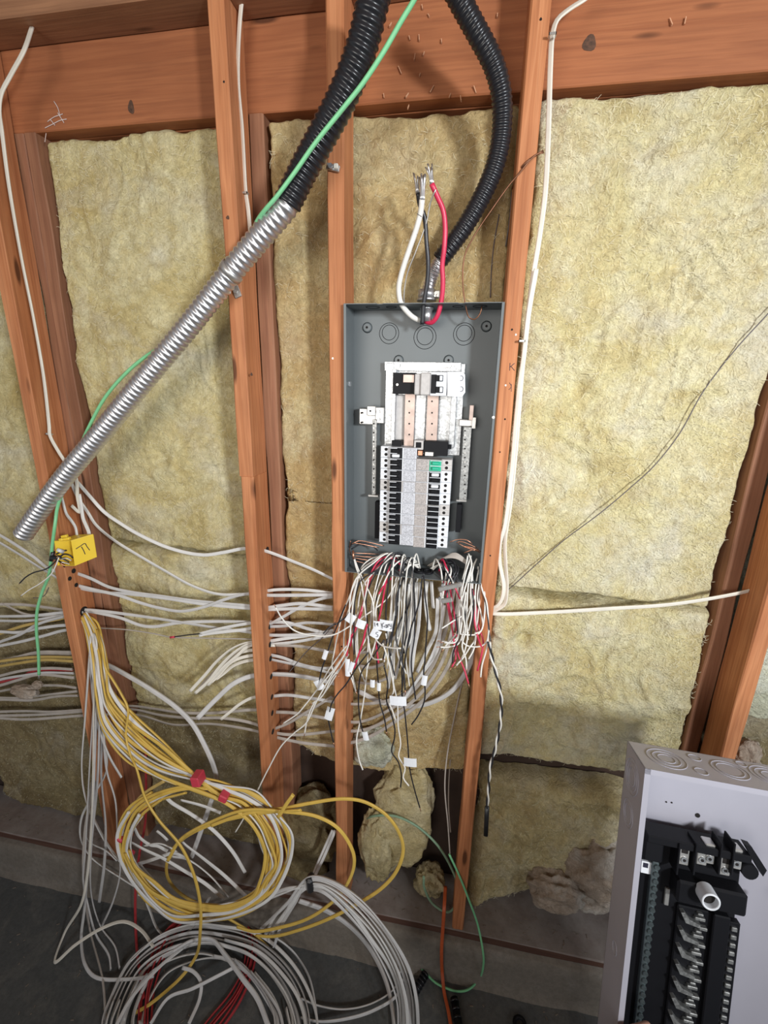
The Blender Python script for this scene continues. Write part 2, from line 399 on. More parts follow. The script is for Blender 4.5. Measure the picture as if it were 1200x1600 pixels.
def decal(u, v, Y, rx, rz, mat, name, parent, n=16, off=.0008, th=.0012):
    c = un(u, v, Y); vs = []
    for k in range(n):
        a = 2 * math.pi * k / n; r = 1 + .12 * math.sin(3 * a + u)
        vs.append((c[0] + rx * r * math.cos(a), c[1] - off, c[2] + rz * r * math.sin(a)))
    return MB().prism(vs, (0, th, 0)).build(name, mat, parent)
decal(205, 168, .090, .008, .014, M['knot'], 'knot', wall); decal(921, 68, .090, .013, .014, M['knot'], 'knot', wall)
decal(356, 340, 0, .004, .004, M['knot'], 'knot', wall); decal(393, 585, .0, .003, .004, M['knot'], 'knot', wall)
for (u, v) in ((800, 515), (806, 523), (790, 602), (789, 655), (781, 706), (766, 868), (520, 560), (523, 980), (534, 1010), (397, 868), (400, 890), (408, 1070), (350, 128), (845, 30)):
    decal(u, v, 0, .0022, .0024, M['dark'] if (u + v) % 3 else M['tin'], 'nail_head', wall, n=8)
# pencilled letter on the stud to the right of the grey panel
def strokes(name, pts_list, Y, r, mat, parent):
    mb = MB()
    for pl in pts_list: mb.sweep(catmull([un(u, v, Y) for u, v in pl], .002), [(r * math.cos(a), .3 * r * math.sin(a)) for a in (0, 1.05, 2.1, 3.14, 4.19, 5.24)])
    return mb.build(name, mat, parent)
strokes('lettering', [[(797, 567), (796.3, 579)], [(804, 567.5), (797, 573.5)], [(798.5, 572.5), (804, 579)]], -.0006, .0007, M['ink'], wall)
strokes('lettering', [[(796, 598), (799, 604), (795, 609)], [(799, 600), (799, 612)]], -.0006, .0006, M['ink'], wall)
strokes('chalk_mark', [[(84, 158), (90, 168), (94, 182)], [(74, 190), (84, 183), (98, 178)], [(70, 200), (82, 194), (94, 188), (104, 186)], [(78, 186), (86, 196)], [(90, 176), (100, 192)], [(72, 208), (70, 222)]], SD - .0002, .0011, M['chalk'], wall)
# bored holes in the stud faces where cables go through
def bore(X, u, v, r):
    d = RM.T @ np.array([(u - 600) / FPX, (v - 800) / FPX, 1.0]); p = CAM + (X - CAM[0]) / d[0] * d
    MB().cyl((X - .001, p[1], p[2]), (X + .0008, p[1], p[2]), r, 18).build('bored_hole', M['dark'], wall)
for (u, v, r) in ((115, 892, .008), (119, 914, .007), (131, 955, .016), (138, 980, .016), (109, 904, .007)): bore(-.906, u, v, r)
for v in (858, 926, 950, 978, 1006, 1028, 1056, 1088, 1113, 1142): bore(-.256, 417.5 + (v - 850) * .03, v + 1, .009)

# ------------------------------------------------------------------ glass wool
def pillow(x0, x1, z0, z1, yf, yb, seed, amp=1.0, step=.0045, edge=.013, wav=.008, ztop_fn=None, slump=0.0, dents=(), tilt=0.0):
    nx = max(12, int((x1 - x0) / step)); nz = max(12, int((z1 - z0) / step))
    def dist(n):
        t = np.linspace(-1, 1, n); return np.sign(t) * (1 - (1 - np.abs(t)) ** 1.35)
    a, b = np.meshgrid(dist(nx), dist(nz), indexing='ij')
    xc, zc, hx, hz = (x0 + x1) / 2, (z0 + z1) / 2, (x1 - x0) / 2, (z1 - z0) / 2
    X = xc + hx * a; Z = zc + hz * b
    ex = np.maximum(0, 1 - (1 - np.abs(a)) * hx / (edge * 1.6)); ez = np.maximum(0, 1 - (1 - np.abs(b)) * hz / (edge * 1.6))
    e = np.clip(np.sqrt(ex ** 2 + ez ** 2), 0, 1); prof = np.sqrt(np.clip(1 - e ** 2.2, 0, 1))
    ed = vn(X * 22 + seed, Z * 22, seed) * .006 + vn(X * 70 + seed, Z * 70, seed + 1) * .0025
    Xo = X + np.sign(a) * np.abs(a) ** 12 * (ed + vn(Z * 5, Z * 0 + 3, seed + 2) * wav)
    Zo = Z + np.sign(b) * np.abs(b) ** 12 * (ed + vn(X * 5, X * 0 + 3, seed + 3) * wav) - slump * (a ** 2) * (b < 0) + tilt * a * (1 - b) / 2
    wrp = vn(X * 6, Z * 6, seed + 9) * .8
    d = vn(X * 5, Z * 4, seed + 4) * .012 + vn(X * 14 + wrp, Z * 11, seed + 5) * .0065
    rd = 1 - np.abs(vn(X * 17 + wrp * 2, Z * 12 + wrp * 2, seed + 6)); d -= np.clip(rd - .72, 0, 1) * .022 * (vn(X * 3, Z * 3, seed + 11) > 0)
    d += vn(X * 45 + wrp * 3, Z * 38, seed + 7) * .0030 + vn(X * 120 + wrp * 4, Z * 100, seed + 8) * .0015
    for (dx, dz, dr, dd) in dents: d += dd * np.exp(-(((X - dx) / dr) ** 2 + ((Z - dz) / dr) ** 2))
    Y = yb - (yb - yf) * prof - 0 + d * amp * np.clip(prof, .15, 1)
    Y = np.minimum(Y, .178)
    vs = np.stack([Xo, Y, Zo], -1).reshape(-1, 3)
    idx = np.arange(nx * nz).reshape(nx, nz)
    q = np.stack([idx[:-1, :-1], idx[1:, :-1], idx[1:, 1:], idx[:-1, 1:]], -1).reshape(-1, 4)
    return vs, q
def fibres(vs, q, n, seed, ln=.013, w_=.00028):
    r = np.random.RandomState(seed); lo, hi = vs.min(0), vs.max(0); ok = (vs[:, 0] > lo[0] + .03) & (vs[:, 0] < hi[0] - .03) & (vs[:, 2] > lo[2] + .03) & (vs[:, 2] < hi[2] - .035)
    V = vs[ok]; P = V[r.randint(0, len(V), n)]; mv = []; mf = []
    ang = r.rand(n) * 6.283; cur = (r.rand(n) - .5) * 2.6; L = ln * (.4 + r.rand(n))
    for i in range(n):
        p = P[i] + np.array([0, -.0015, 0]); a = ang[i]; o = len(mv)
        for k in range(5):
            dx, dz = math.cos(a), math.sin(a); lift = -.003 * math.sin(k / 4 * 3.14) 
            c = p + np.array([0, lift, 0])
            mv.append((c[0] - dz * w_, c[1], c[2] + dx * w_)); mv.append((c[0] + dz * w_, c[1], c[2] - dx * w_))
            p = p + np.array([dx, 0, dz]) * L[i] / 4; a += cur[i] / 4
        for k in range(4): mf.append((o + 2 * k, o + 2 * k + 1, o + 2 * k + 3, o + 2 * k + 2))
    return mv, mf
FIB = plain('glass_fibre', (.80, .74, .52), .6, var=.12)
def batt(label, x0, x1, z0, z1, yf, mat, seed, group=None, nf=1500, yb=.176, name='insulation_batt', **kw):
    vs, q = pillow(x0, x1, z0, z1, yf, yb, seed, **kw)
    loc = Vector(((x0 + x1) / 2, yb, z0)); me = bpy.data.meshes.new(name)
    me.from_pydata([tuple(p) for p in (vs - np.array(loc))], [], [tuple(int(i) for i in f) for f in q]); me.polygons.foreach_set('use_smooth', [True] * len(q))
    me.materials.append(mat); o = bpy.data.objects.new(name, me); COL.objects.link(o); o.location = loc
    tag(o, label, 'insulation', group)
    if nf:
        mv, mf = fibres(vs, q, nf, seed); MB().add(mv, mf).build('loose_fibres', FIB, o, kind='stuff')
    return o
z = lambda u, v, Y=.11: float(un(u, v, Y)[2])
batt('olive glass wool in far left bay, beside leftmost stud, upper', -1.57, -.90, z(40, 960), BB, .112, M['wool1'], 11, nf=1600)
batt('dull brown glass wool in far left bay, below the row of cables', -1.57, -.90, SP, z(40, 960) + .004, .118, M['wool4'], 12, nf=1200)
batt('tall yellow-green glass wool batt behind the steel conduit', -.849, -.256, z(250, 858), BB - .002, .108, M['wool1'], 21, nf=3000, dents=((-.60, z(265, 715), .03, .02), (-.5, z(320, 460), .05, .012)))
batt('grey-green glass wool batt behind the white cables, left of spliced stud', -.849, -.256, z(250, 1118), z(250, 858) + .003, .112, M['wool4'] if False else M['wool1'], 22, nf=1500, amp=1.2)
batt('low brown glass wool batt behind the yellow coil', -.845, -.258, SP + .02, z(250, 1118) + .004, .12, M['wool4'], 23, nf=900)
batt('tan glass wool batt behind the grey panel, between spliced stud and its right neighbour', -.2235, .372, z(600, 1208), BB - .002, .106, M['wool2'], 31, nf=2600, slump=-.05, dents=((.05, z(600, 380), .05, -.02), (.11, z(600, 280), .04, .02)))
batt('large cream glass wool batt with woven surface, top of right bay', .398, .974, z(900, 932), BB - .002, .098, M['wool3'], 41, nf=3800, wav=.008, dents=((.56, z(905, 605), .025, .02), (.60, z(915, 735), .03, .02)))
batt('pale glass wool batt under the long horizontal cable in right bay', .398, .972, z(900, 1195), z(900, 932) + .004, .094, M['wool3'], 42, nf=2400, wav=.02, amp=1.2, dents=((.50, z(870, 1000), .02, .03),))
batt('lumpy olive glass wool batt at the foot of right bay', .402, .90, z(850, 1412), z(850, 1217), .105, M['wool7'], 43, nf=900, amp=1.9, wav=.03, edge=.035, tilt=.10)
batt('pale green glass wool batt right of the rightmost stud', 1.03, 1.60, 1.08, BB - .002, .085, M['wool5'], 51, nf=800)
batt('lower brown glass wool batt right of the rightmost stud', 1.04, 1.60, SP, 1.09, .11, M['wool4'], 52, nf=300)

def crumple(label, c, r, mat, seed, name='insulation_scrap', flat=1.0):
    me = bpy.data.meshes.new(name); import bmesh
    bm = bmesh.new(); bmesh.ops.create_icosphere(bm, subdivisions=5, radius=1.0)
    P = np.array([v.co[:] for v in bm.verts]); s = seed
    nz = lambda f, k: (vn(P[:, 0] * f + 9, P[:, 2] * f + P[:, 1] * f * .6 + 9, s + k) + vn(P[:, 1] * f + 5, P[:, 2] * f + P[:, 0] * .5 + 5, s + k + 1)) * .5
    rr = 1 + .30 * nz(1.6, 1) + .20 * (1 - 2 * np.abs(nz(3.0, 3))) + .08 * nz(8, 5) + .04 * nz(20, 7)
    P = P * rr[:, None] * np.array(r)
    for v, p in zip(bm.verts, P): v.co = (p[0], min(p[1], .176 - c[1]), max(p[2], (SP + .001) - c[2] if c[1] > 0 else .002 - c[2]))
    for f in bm.faces: f.smooth = True
    bm.to_mesh(me); bm.free(); me.materials.append(mat)
    o = bpy.data.objects.new(name, me); COL.objects.link(o); o.location = c; tag(o, label, 'insulation')
    return o
crumple('brown crumpled wool tuft on the sill, left of third stud foot', tuple(un(487, 1290, .11)), (.10, .07, .13), M['wool4'], 61)
crumple('lower brown wool clump on the sill, behind the taped white cables', tuple(un(470, 1345, .11)), (.09, .06, .09), M['wool4'], 62)
crumple('tan wool roll standing on the sill, right of third stud', tuple(un(588, 1322, .085)), (.052, .05, .155), M['wool7'], 63)
crumple('wool tuft between tan roll and dark gap, under the grey panel', tuple(un(628, 1272, .125)), (.095, .045, .215), M['wool7'], 74)
crumple('small wool tuft on the sill by foot of stud with twisted wires', tuple(un(672, 1375, .10)), (.05, .045, .06), M['wool7'], 65)
crumple('pale torn edge of wool above the dark hole, under the wire bunch', tuple(un(583, 1165, .10)), (.06, .035, .07), M['wool5'], 66)
crumple('white and pink torn wool scrap lying on the sill', tuple(un(868, 1395, .075)), (.085, .05, .075), M['wool6'], 67)
crumple('brownish wool scrap beside left edge of the white panel', tuple(un(938, 1365, .10)), (.09, .05, .14), M['wool6'], 68)
crumple('small grey fluff tuft caught on cables, by end of green wire', tuple(un(38, 1080, .03)), (.045, .02, .022), M['wool6'], 69)
crumple('tiny wool fluff hanging at the tip of green wire', tuple(un(58, 1070, .0)), (.016, .012, .014), M['wool6'], 70)
crumple('brown pinkish wool tuft at the foot of rightmost stud', tuple(un(1165, 1185, .06)), (.03, .03, .05), M['wool6'], 71)

# ------------------------------------------------------------------ cables and wires
def parse(spec, y0, y1, lift=0.012):
    raw = []
    for tok in spec.split():
        p = tok.split(','); raw.append([float(p[0]), float(p[1]), p[2] if len(p) > 2 else None])
    Y = [None] * len(raw); P = []
    for i, (u, v, d) in enumerate(raw):
        if d and d[0] == 'f': Y[i] = float(unz(u, v, float(d[1:] or lift))[1])
        elif d: Y[i] = float(d)
    if Y[0] is None: Y[0] = y0
    if Y[-1] is None: Y[-1] = y1
    known = [i for i in range(len(Y)) if Y[i] is not None]
    Y = np.interp(range(len(Y)), known, [Y[i] for i in known])
    for (u, v, d), y in zip(raw, Y):
        p = un(u, v, y)
        if p[2] < lift: p = unz(u, v, lift)
        elif p[2] < SP and p[1] > -.045: p = un(u, v, -.045)
        P.append(p)
    return np.array(P)
def flat_prof(w_, t):
    out = []
    for k in range(14):
        a = 2 * math.pi * k / 14; c, s = math.cos(a), math.sin(a)
        out.append((w_ / 2 * math.copysign(abs(c) ** .75, c), t / 2 * s * (1 - .38 * math.exp(-(c / .3) ** 2))))
    return out
def round_prof(r, n=8): return [(r * math.cos(2 * math.pi * k / n), r * math.sin(2 * math.pi * k / n)) for k in range(n)]
KIND = {  # code: (object name, material, profile, category)
    'W': ('white_cable', 'wc', flat_prof(.0108, .0058), 'cable'), 'V': ('white_cable', 'wc2', flat_prof(.0108, .0056), 'cable'),
    'G': ('grey_cable', 'gc', flat_prof(.0105, .0056), 'cable'), 'D': ('dusty_cable', 'dc', flat_prof(.0105, .0056), 'cable'),
    'T': ('thick_cable', 'gc', flat_prof(.016, .011), 'cable'),
    'Y': ('yellow_cable', 'yc', flat_prof(.0105, .0072), 'cable'), 'Z': ('yellow_cable', 'dy', flat_prof(.0105, .0072), 'cable'),
    'R': ('red_cable', 'rc', flat_prof(.0095, .006), 'cable'), 'O': ('orange_cable', 'oc', flat_prof(.0115, .0075), 'cable'),
    'w': ('white_wire', 'ww', round_prof(.0021), 'wire'), 'b': ('black_wire', 'bw', round_prof(.0020), 'wire'), 'r': ('red_wire', 'rw', round_prof(.0024), 'wire'),
    'c': ('copper_wire', 'cu', round_prof(.0012), 'wire'), 'k': ('brown_copper_wire', 'ocu', round_prof(.0016), 'wire'),
    'g': ('green_wire', 'gw', round_prof(.0044, 10), 'wire'), 'e': ('green_wire', 'dg', round_prof(.0040, 10), 'wire'),
    't': ('thin_wire', 'wirg', round_prof(.0014), 'wire'), 'n': ('thin_cable', 'dc', round_prof(.0022), 'cable'),
}
NC = 0
def cab(code, label, spec, y0=.04, y1=None, group=None, tip=0.0, tw=.35, pts=None, prof=None, lift=.012, tipmat='cu'):
    global NC; NC += 1
    y1 = y0 if y1 is None else y1
    name, mat, pf, cat = KIND[code]; pf = prof or pf
    P = catmull(parse(spec, y0, y1, lift) if pts is None else pts, .007)
    ph = random.random() * 6.28; fq = 3 + random.random() * 5
    f = (lambda L: tw * math.sin(ph + L * fq) * (1 if len(pf) == 14 else 0))
    o = MB().sweep(P, pf, f).build(name, M[mat])
    tag(o, label, cat, group)
    if tip:
        d = P[-1] - P[-3]; d = d / np.linalg.norm(d)
        MB().sweep(np.array([P[-1] - d * .002, P[-1] + d * tip * .5, P[-1] + d * tip + np.array([0, 0, -.001])]), round_prof(.0011, 6)).build('copper_tip' if tipmat == 'cu' else 'bare_tip', M[tipmat], o)
    return o
def staple(o, u, v, Y, w_=.014, ang=0):
    p = un(u, v, Y); m = Matrix.Translation(Vector(p)) @ Matrix.Rotation(ang, 4, 'Y')
    mb = MB(); mb.box(-w_ / 2, w_ / 2, -.0055, -.004, -.002, .002, M=m); mb.box(-w_ / 2, -w_ / 2 + .0015, -.0055, .006, -.002, .002, M=m); mb.box(w_ / 2 - .0015, w_ / 2, -.0055, .006, -.002, .002, M=m)
    mb.build('staple', M['tin'], o)

# --- left bay, passing through the leftmost stud to the middle bay and on through the spliced stud
G_IN = .045
cab('G', 'grey-white cable sloping down to the yellow box, upper of two at left edge', '-20,824 0,836 20,848 50,868 80,890 113,894 140,903 170,917 205,925 250,931 300,938 350,943 385,946 418,949 440,946 470,943 520,949', G_IN)
cab('G', 'grey-white cable sloping down to the yellow box, lower of two at left edge', '-20,838 0,848 30,866 68,890 118,917 160,925 200,928 260,935 320,944 385,950 418,952 460,951 520,952', G_IN)
cab('G', 'white cable dipping lowest between leftmost stud and spliced stud, above the red tipped wire', '118,914 150,922 185,930 220,942 250,950 283,955 320,948 350,937 385,928 417,930 460,930 520,929', .04)
cab('W', 'white cable sagging from the conduit to the upper hole of spliced stud', '120,752 140,775 163,800 187,817 217,835 267,857 317,867 350,863 383,857 411,860 430,866 455,876 485,888 525,907', .03, .05)
cab('W', 'long white cable sagging from behind conduit foot to mid spliced stud', '112,755 122,778 137,800 150,820 177,843 217,868 260,893 300,915 340,928 383,928 417,923 440,921 480,922 525,928', .03, .05)
cab('D', 'thin tan cable, topmost level run in far left bay', '-20,944 0,944 40,945 100,953', .05)
cab('D', 'dusty cable bending from far left bay, behind green wire, topmost bent run', '5,943 20,951 35,958 50,961 100,963', .05)
cab('G', 'level grey cable in far left bay, first of the thick upper row', '-20,963 0,963 50,962 98,957 130,953 160,955 200,960 250,967 300,975 345,982 385,987 419,992 470,992 520,990', .045)
cab('G', 'level grey cable in far left bay, second of the thick upper row', '-20,971 0,970 40,970 98,962 131,955 165,960 190,966 220,977 240,979 280,973 330,971 388,972 419,975 440,965 470,948 500,936 520,932', .047)
cab('Z', 'dusty yellow cable rising right in the upper row of far left bay', '-20,996 0,990 20,983 40,977 98,966 130,958', .05)
cab('G', 'grey cable crossing the upper row in far left bay, flat course', '-20,987 0,987 30,988 60,982 100,977 135,978', .04)
cab('G', 'grey cable climbing steeply across the upper row in far left bay', '-20,1012 0,1003 30,992 60,975 98,964 130,957', .035)
cab('G', 'lowest grey cable of the upper row in far left bay', '-20,1013 0,1009 35,1002 70,993 100,985 140,981', .045)
cab('D', 'dusty cable just above the two yellow cables in far left bay', '-20,1035 0,1032 25,1027 60,1019 108,1019 140,1019', .055)
cab('D', 'dusty cable touching the upper yellow cable in far left bay', '-20,1034 10,1031 40,1024 70,1022 108,1022 140,1022', .06)
cab('Z', 'upper of two yellow cables crossing far left bay below green wire bend', '-20,1035 0,1033 50,1027 109,1027 150,1030', .045)
cab('Z', 'lower of two yellow cables crossing far left bay below green wire bend', '-20,1044 0,1041 30,1036 70,1031 111,1033 150,1035', .045)
cab('D', 'dusty cable directly over the dark red one in far left bay', '-20,1062 0,1056 40,1047 80,1044 113,1046', .05)
cab('R', 'dark red cable among the dusty ones in far left bay', '-20,1070 0,1066 30,1059 50,1050 114,1047', .055)
cab('G', 'pale cable passing right behind the green wire tip', '-20,1070 0,1062 40,1055 70,1051 115,1052', .045)
cab('D', 'dusty cable below the green wire tip level in far left bay', '-20,1076 0,1071 30,1062 60,1054 116,1059', .045)
cab('D', 'dusty cable above the fluff tuft row, far left bay, upper of lower three', '-20,1083 0,1080 40,1073 90,1071 120,1075', .06)
cab('D', 'dusty cable behind the fluff tuft, middle of lower three', '-20,1088 0,1090 40,1090 70,1086 121,1080', .06)
cab('D', 'dusty cable under the fluff tuft, lowest of lower three', '-20,1096 0,1093 50,1094 90,1088 122,1087', .06)
for k, s in enumerate(('-20,1113 0,1112 40,1111 80,1112 128,1109 205,1103 240,1107 280,1113 330,1114 398,1109 425,1112 460,1114 520,1124', '-20,1118 0,1118 50,1117 90,1115 128,1112 205,1108 250,1117 300,1122 350,1122 398,1131 427,1144 460,1148 525,1142', '-20,1121 0,1122 40,1124 90,1121 130,1118 215,1117 270,1132 330,1131 400,1142 425,1150 470,1160 525,1166')):
    cab('D', ('upper', 'middle', 'lowest')[k] + ' of the three long dusty cables low across both left bays', s, .06)
cab('n', 'thin grey cable running level from lower bored hole to spliced stud', '150,981 200,984 240,990 265,995 320,997 395,999 421,1002', .045)
o = cab('W', 'white cut cable end with black wire and red tip, left of spliced stud', '420,971 388,974 345,982 313,990', .045, .02)
MB().sweep(catmull(parse('314,990 295,992 272,995', .02, .015)), round_prof(.0021)).build('black_core', M['bw'], o)
MB().sweep(catmull(parse('273,995 266,996', .015, .015)), round_prof(.0036)).build('red_cap', M['rtape'], o)
cab('W', 'second white cable beside the cut end with red tip', '419,972 390,982 350,987 318,991 311,993', .047, .03)
# fan of cut ends, left of the spliced stud
fan = ['419,1002 390,1003 365,1012 340,1032 320,1055 297,1080', '419,1007 390,1006 368,1018 345,1040 325,1065 305,1083', '430,1008 390,1009 370,1025 350,1042 335,1060 325,1071', '421,1023 388,1025 362,1034 342,1055 330,1066', '422,1030 388,1032 365,1040 350,1052 338,1061', '421,1018 390,1016 366,1024 346,1040 322,1062 310,1077']
for k, s in enumerate(fan): cab('V', 'white cut cable end of the drooping fan, left of spliced stud', s, .05, -.02 + .008 * k, group='cut cable ends fanning out of spliced stud', tw=.8)
cab('T', 'thick white cut cable end below the fan, left of spliced stud', '422,1053 390,1057 365,1068 340,1090 325,1105 309,1122', .05, -.03)
cab('V', 'short white cut cable end, lowest of those left of spliced stud', '423,1088 395,1090 375,1100 360,1112 345,1124', .05, .0)
# between the spliced stud and its right neighbour
for k, (c, s, l) in enumerate((
    ('G', '419,979 445,978 480,973 525,976', 'grey cable between spliced and third stud, level with the loose white wire tip'),
    ('G', '419,972 450,973 480,982 512,990', 'grey cable drooping right just under the crossing pair between spliced and third stud'),
    ('W', '419,1002 450,997 480,993 525,984', 'bright white cable climbing slightly right, upper of the middle pair beside spliced stud'),
    ('W', '419,1007 460,1003 500,996 525,992', 'bright white cable climbing slightly right, lower of the middle pair beside spliced stud'),
    ('D', '430,1008 470,1010 525,1020', 'dusty cable falling away right below the bright middle pair'),
    ('G', '421,1023 440,1027 470,1038 500,1044 525,1043', 'grey cable stepping down right, upper of two below the middle pair'),
    ('G', '422,1030 450,1036 480,1043 520,1052', 'grey cable stepping down right, lower of two below the middle pair'),
    ('T', '422,1053 450,1054 480,1058 525,1068', 'thick pale cable right of spliced stud, below the stepped cables'),
    ('G', '423,1088 450,1086 480,1090 525,1097', 'lone pale cable right of spliced stud, level with paper flag tags'),
    ('D', '425,1140 450,1130 480,1112 520,1088', 'dusty cable curving up right from low on spliced stud'))):
    cab(c, l, s, .05)
# bay behind the wire bunch: sweeping cables seen between third and fourth stud
for k, s in enumerate(('525,1097 553,1100 600,1096 640,1080 670,1050 690,1005 700,950 703,912', '525,1124 560,1128 610,1108 650,1075 680,1030 696,985 706,940 710,912', '525,1142 570,1140 620,1115 660,1080 690,1035 705,990 714,950 716,912', '525,1166 575,1152 625,1122 665,1090 700,1040 716,990 722,950 724,915')):
    cab('D', 'dusty cable sweeping up to the underside of the grey panel, inside the bay', s, .06, .035, group='cables sweeping up to the panel underside')
cab('T', 'thick pale cable bowing between third and fourth stud, level with big paper tag', '560,1080 600,1098 650,1103 680,1095 705,1080 722,1060 735,1035 742,1010', .09, .06)
for k, s in enumerate(('560,1040 580,1043 600,1037', '560,1020 575,1018 600,1005 625,990 643,965', '558,1066 580,1068 610,1058')): cab('D', 'short dusty cable seen behind the wire bunch, right of third stud', s, .08, group='cables behind the wire bunch')
cab('t', 'very thin dark wire slanting between spliced and third stud', '452,1050 480,1017 505,995 524,972', .03, .0)
# left trunk: cables hanging out of the two bored holes
def lerp_path(A, B, t): return [(a[0] + (b[0] - a[0]) * t, a[1] + (b[1] - a[1]) * t) for a, b in zip(A, B)]
def P2(s): return [tuple(map(float, q.split(','))) for q in s.split()]
TRo = P2('133,957 150,974 162,1000 167,1040 174,1072 206,1112 256,1158 302,1204'); TRi = P2('129,966 136,996 144,1040 149,1088 163,1140 196,1186 243,1213 290,1230')
COo = P2('345,1222 400,1238 435,1263 455,1298 459,1332 445,1370 420,1402 372,1432 320,1445 270,1440 232,1412 203,1375 186,1338 186,1300 202,1264 235,1240 285,1227 330,1229')
COi = P2('345,1250 372,1268 395,1292 410,1325 414,1355 408,1380 392,1398 355,1412 315,1412 275,1402 240,1380 215,1352 203,1328 207,1300 225,1276 255,1254 290,1242 325,1240')
def jit(P, a): return [(u + random.uniform(-a, a), v + random.uniform(-a, a)) for u, v in P]
def topts(P, Yf, lift): return parse(' '.join('%f,%f,%f' % (u, v, Yf(u, v)) for u, v in P), 0, 0, lift)
def Yc(k): return lambda u, v: .04 - .09 * min(1, max(0, (v - 960) / 90)) - .00032 * max(0, v - 1050) - .0035 * k
for k in range(17):
    t = (k * .618) % 1.0; code = 'Y' if k % 3 != 1 else 'W'
    tr = lerp_path(TRi, TRo, t); co = lerp_path(COi, COo, (k * .382 + .1) % 1.0); n = random.randint(12, 18)
    lab = ('yellow', 'yellow coil cables hanging from leftmost stud') if code == 'Y' else ('white', 'white cables coiled with the yellow ones')
    cab(code, lab[0] + ' cable coiled in the hanging loop, falling from leftmost stud', '', pts=topts(jit(tr, 2.6)[:-1] + jit(co[:n], 4.0), Yc(k % 6), .012), group=lab[1], tw=.6)
for (u, v, lab, w_, h_) in ((306, 1220, 'left', .028, .030), (349, 1246, 'right', .026, .022)):
    p = Vector(un(u, v, -.14)); m = Matrix.Translation(p) @ Matrix.Rotation(-.15 if lab == 'left' else .35, 4, 'Y')
    o = MB().box(-w_ / 2, w_ / 2, -.008, .03, -h_ * .62, h_ * .5, c=.003, M=m).build('red_tape', M['rtape'], loc=p); tag(o, lab + ' red tape wrap around the yellow cable bundle', 'tape')
for (u, v, lab) in ((191, 1305, 'small dark red tape on the far left side of the yellow coil'), (200, 1337, 'lower dark red tape on the left side of the yellow coil')):
    p = Vector(un(u, v, -.13)); o = MB().box(-.014, .014, -.02, .02, -.008, .008, c=.004, M=Matrix.Translation(p) @ Matrix.Rotation(.5, 4, 'Y')).build('red_tape', M['rtape'], loc=p); tag(o, lab, 'tape')
cab('Y', 'foremost yellow cable falling across the coil to the floor', '152,985,.0 160,1010,-.06 166,1045 175,1060 190,1085 200,1107,-.10 197,1150 204,1180,-.14 213,1200,-.16 227,1247 247,1280 283,1323,-.19 303,1367 313,1413 313,1453,-.22 303,1500,f.08 280,1530,f.03 233,1570,f.02 210,1583,f.012', -.03, -.2)
cab('Y', 'yellow cable wrapping a small inner ring, front of the coil', '470,1266,-.15 437,1268 400,1272 333,1287 283,1313 262,1343 263,1373 283,1397 327,1420 365,1440 400,1462,f.03 420,1480,f.012', -.15)
cab('Y', 'yellow cable in the smaller loop passing in front of third stud', '262,1345,-.155 284,1310 330,1284 383,1266 443,1268 493,1275 527,1293 550,1327 553,1353 537,1390 510,1417 477,1437 433,1450 395,1455 370,1448', -.15, -.12)
cab('Y', 'yellow cable in the largest loop reaching right of third stud', '330,1290,-.14 370,1275 400,1268 443,1263 483,1255 537,1248 570,1253 603,1273 623,1300 630,1327 620,1360 597,1387 557,1413 510,1437 467,1453 427,1463 400,1462', -.15, -.12)
cab('Y', 'short yellow cable stub sticking up at right of the coil', '434,1277 438,1272 447,1257 458,1242', -.165, -.17)
cab('Z', 'thin yellow cable end poking up at upper left of the coil', '205,1262 220,1245 235,1233 257,1220', -.12, -.10)
# white stubs inside the coil
for k, s in enumerate(('255,1240 267,1253 300,1273 333,1297 363,1330 383,1363', '283,1250 317,1259 345,1270', '285,1315 290,1320 320,1343 353,1370 384,1400', '205,1316 225,1327 253,1340 287,1360 320,1380 349,1404', '268,1338 293,1343 327,1367 357,1401', '210,1293 218,1308 235,1320 247,1322 262,1330', '216,1350 235,1344 253,1338 272,1333 290,1340', '220,1352 228,1362 240,1375', '245,1298 255,1306 262,1313', '225,1322 250,1318 268,1325 285,1338', '216,1398 240,1408 270,1420 300,1428')):
    cab('W', 'white cable end poking into the opening of the yellow coil', s, -.105 - .006 * (k % 4), group='white cable ends inside the coil', tw=.7)
cab('T', 'thick pale cable drooping from leftmost stud into the coil', '150,1034,.03 170,1040,-.0 200,1056 240,1080 275,1105 300,1130 320,1165 333,1195 338,1217 332,1245 318,1287 300,1338', .0, -.08)
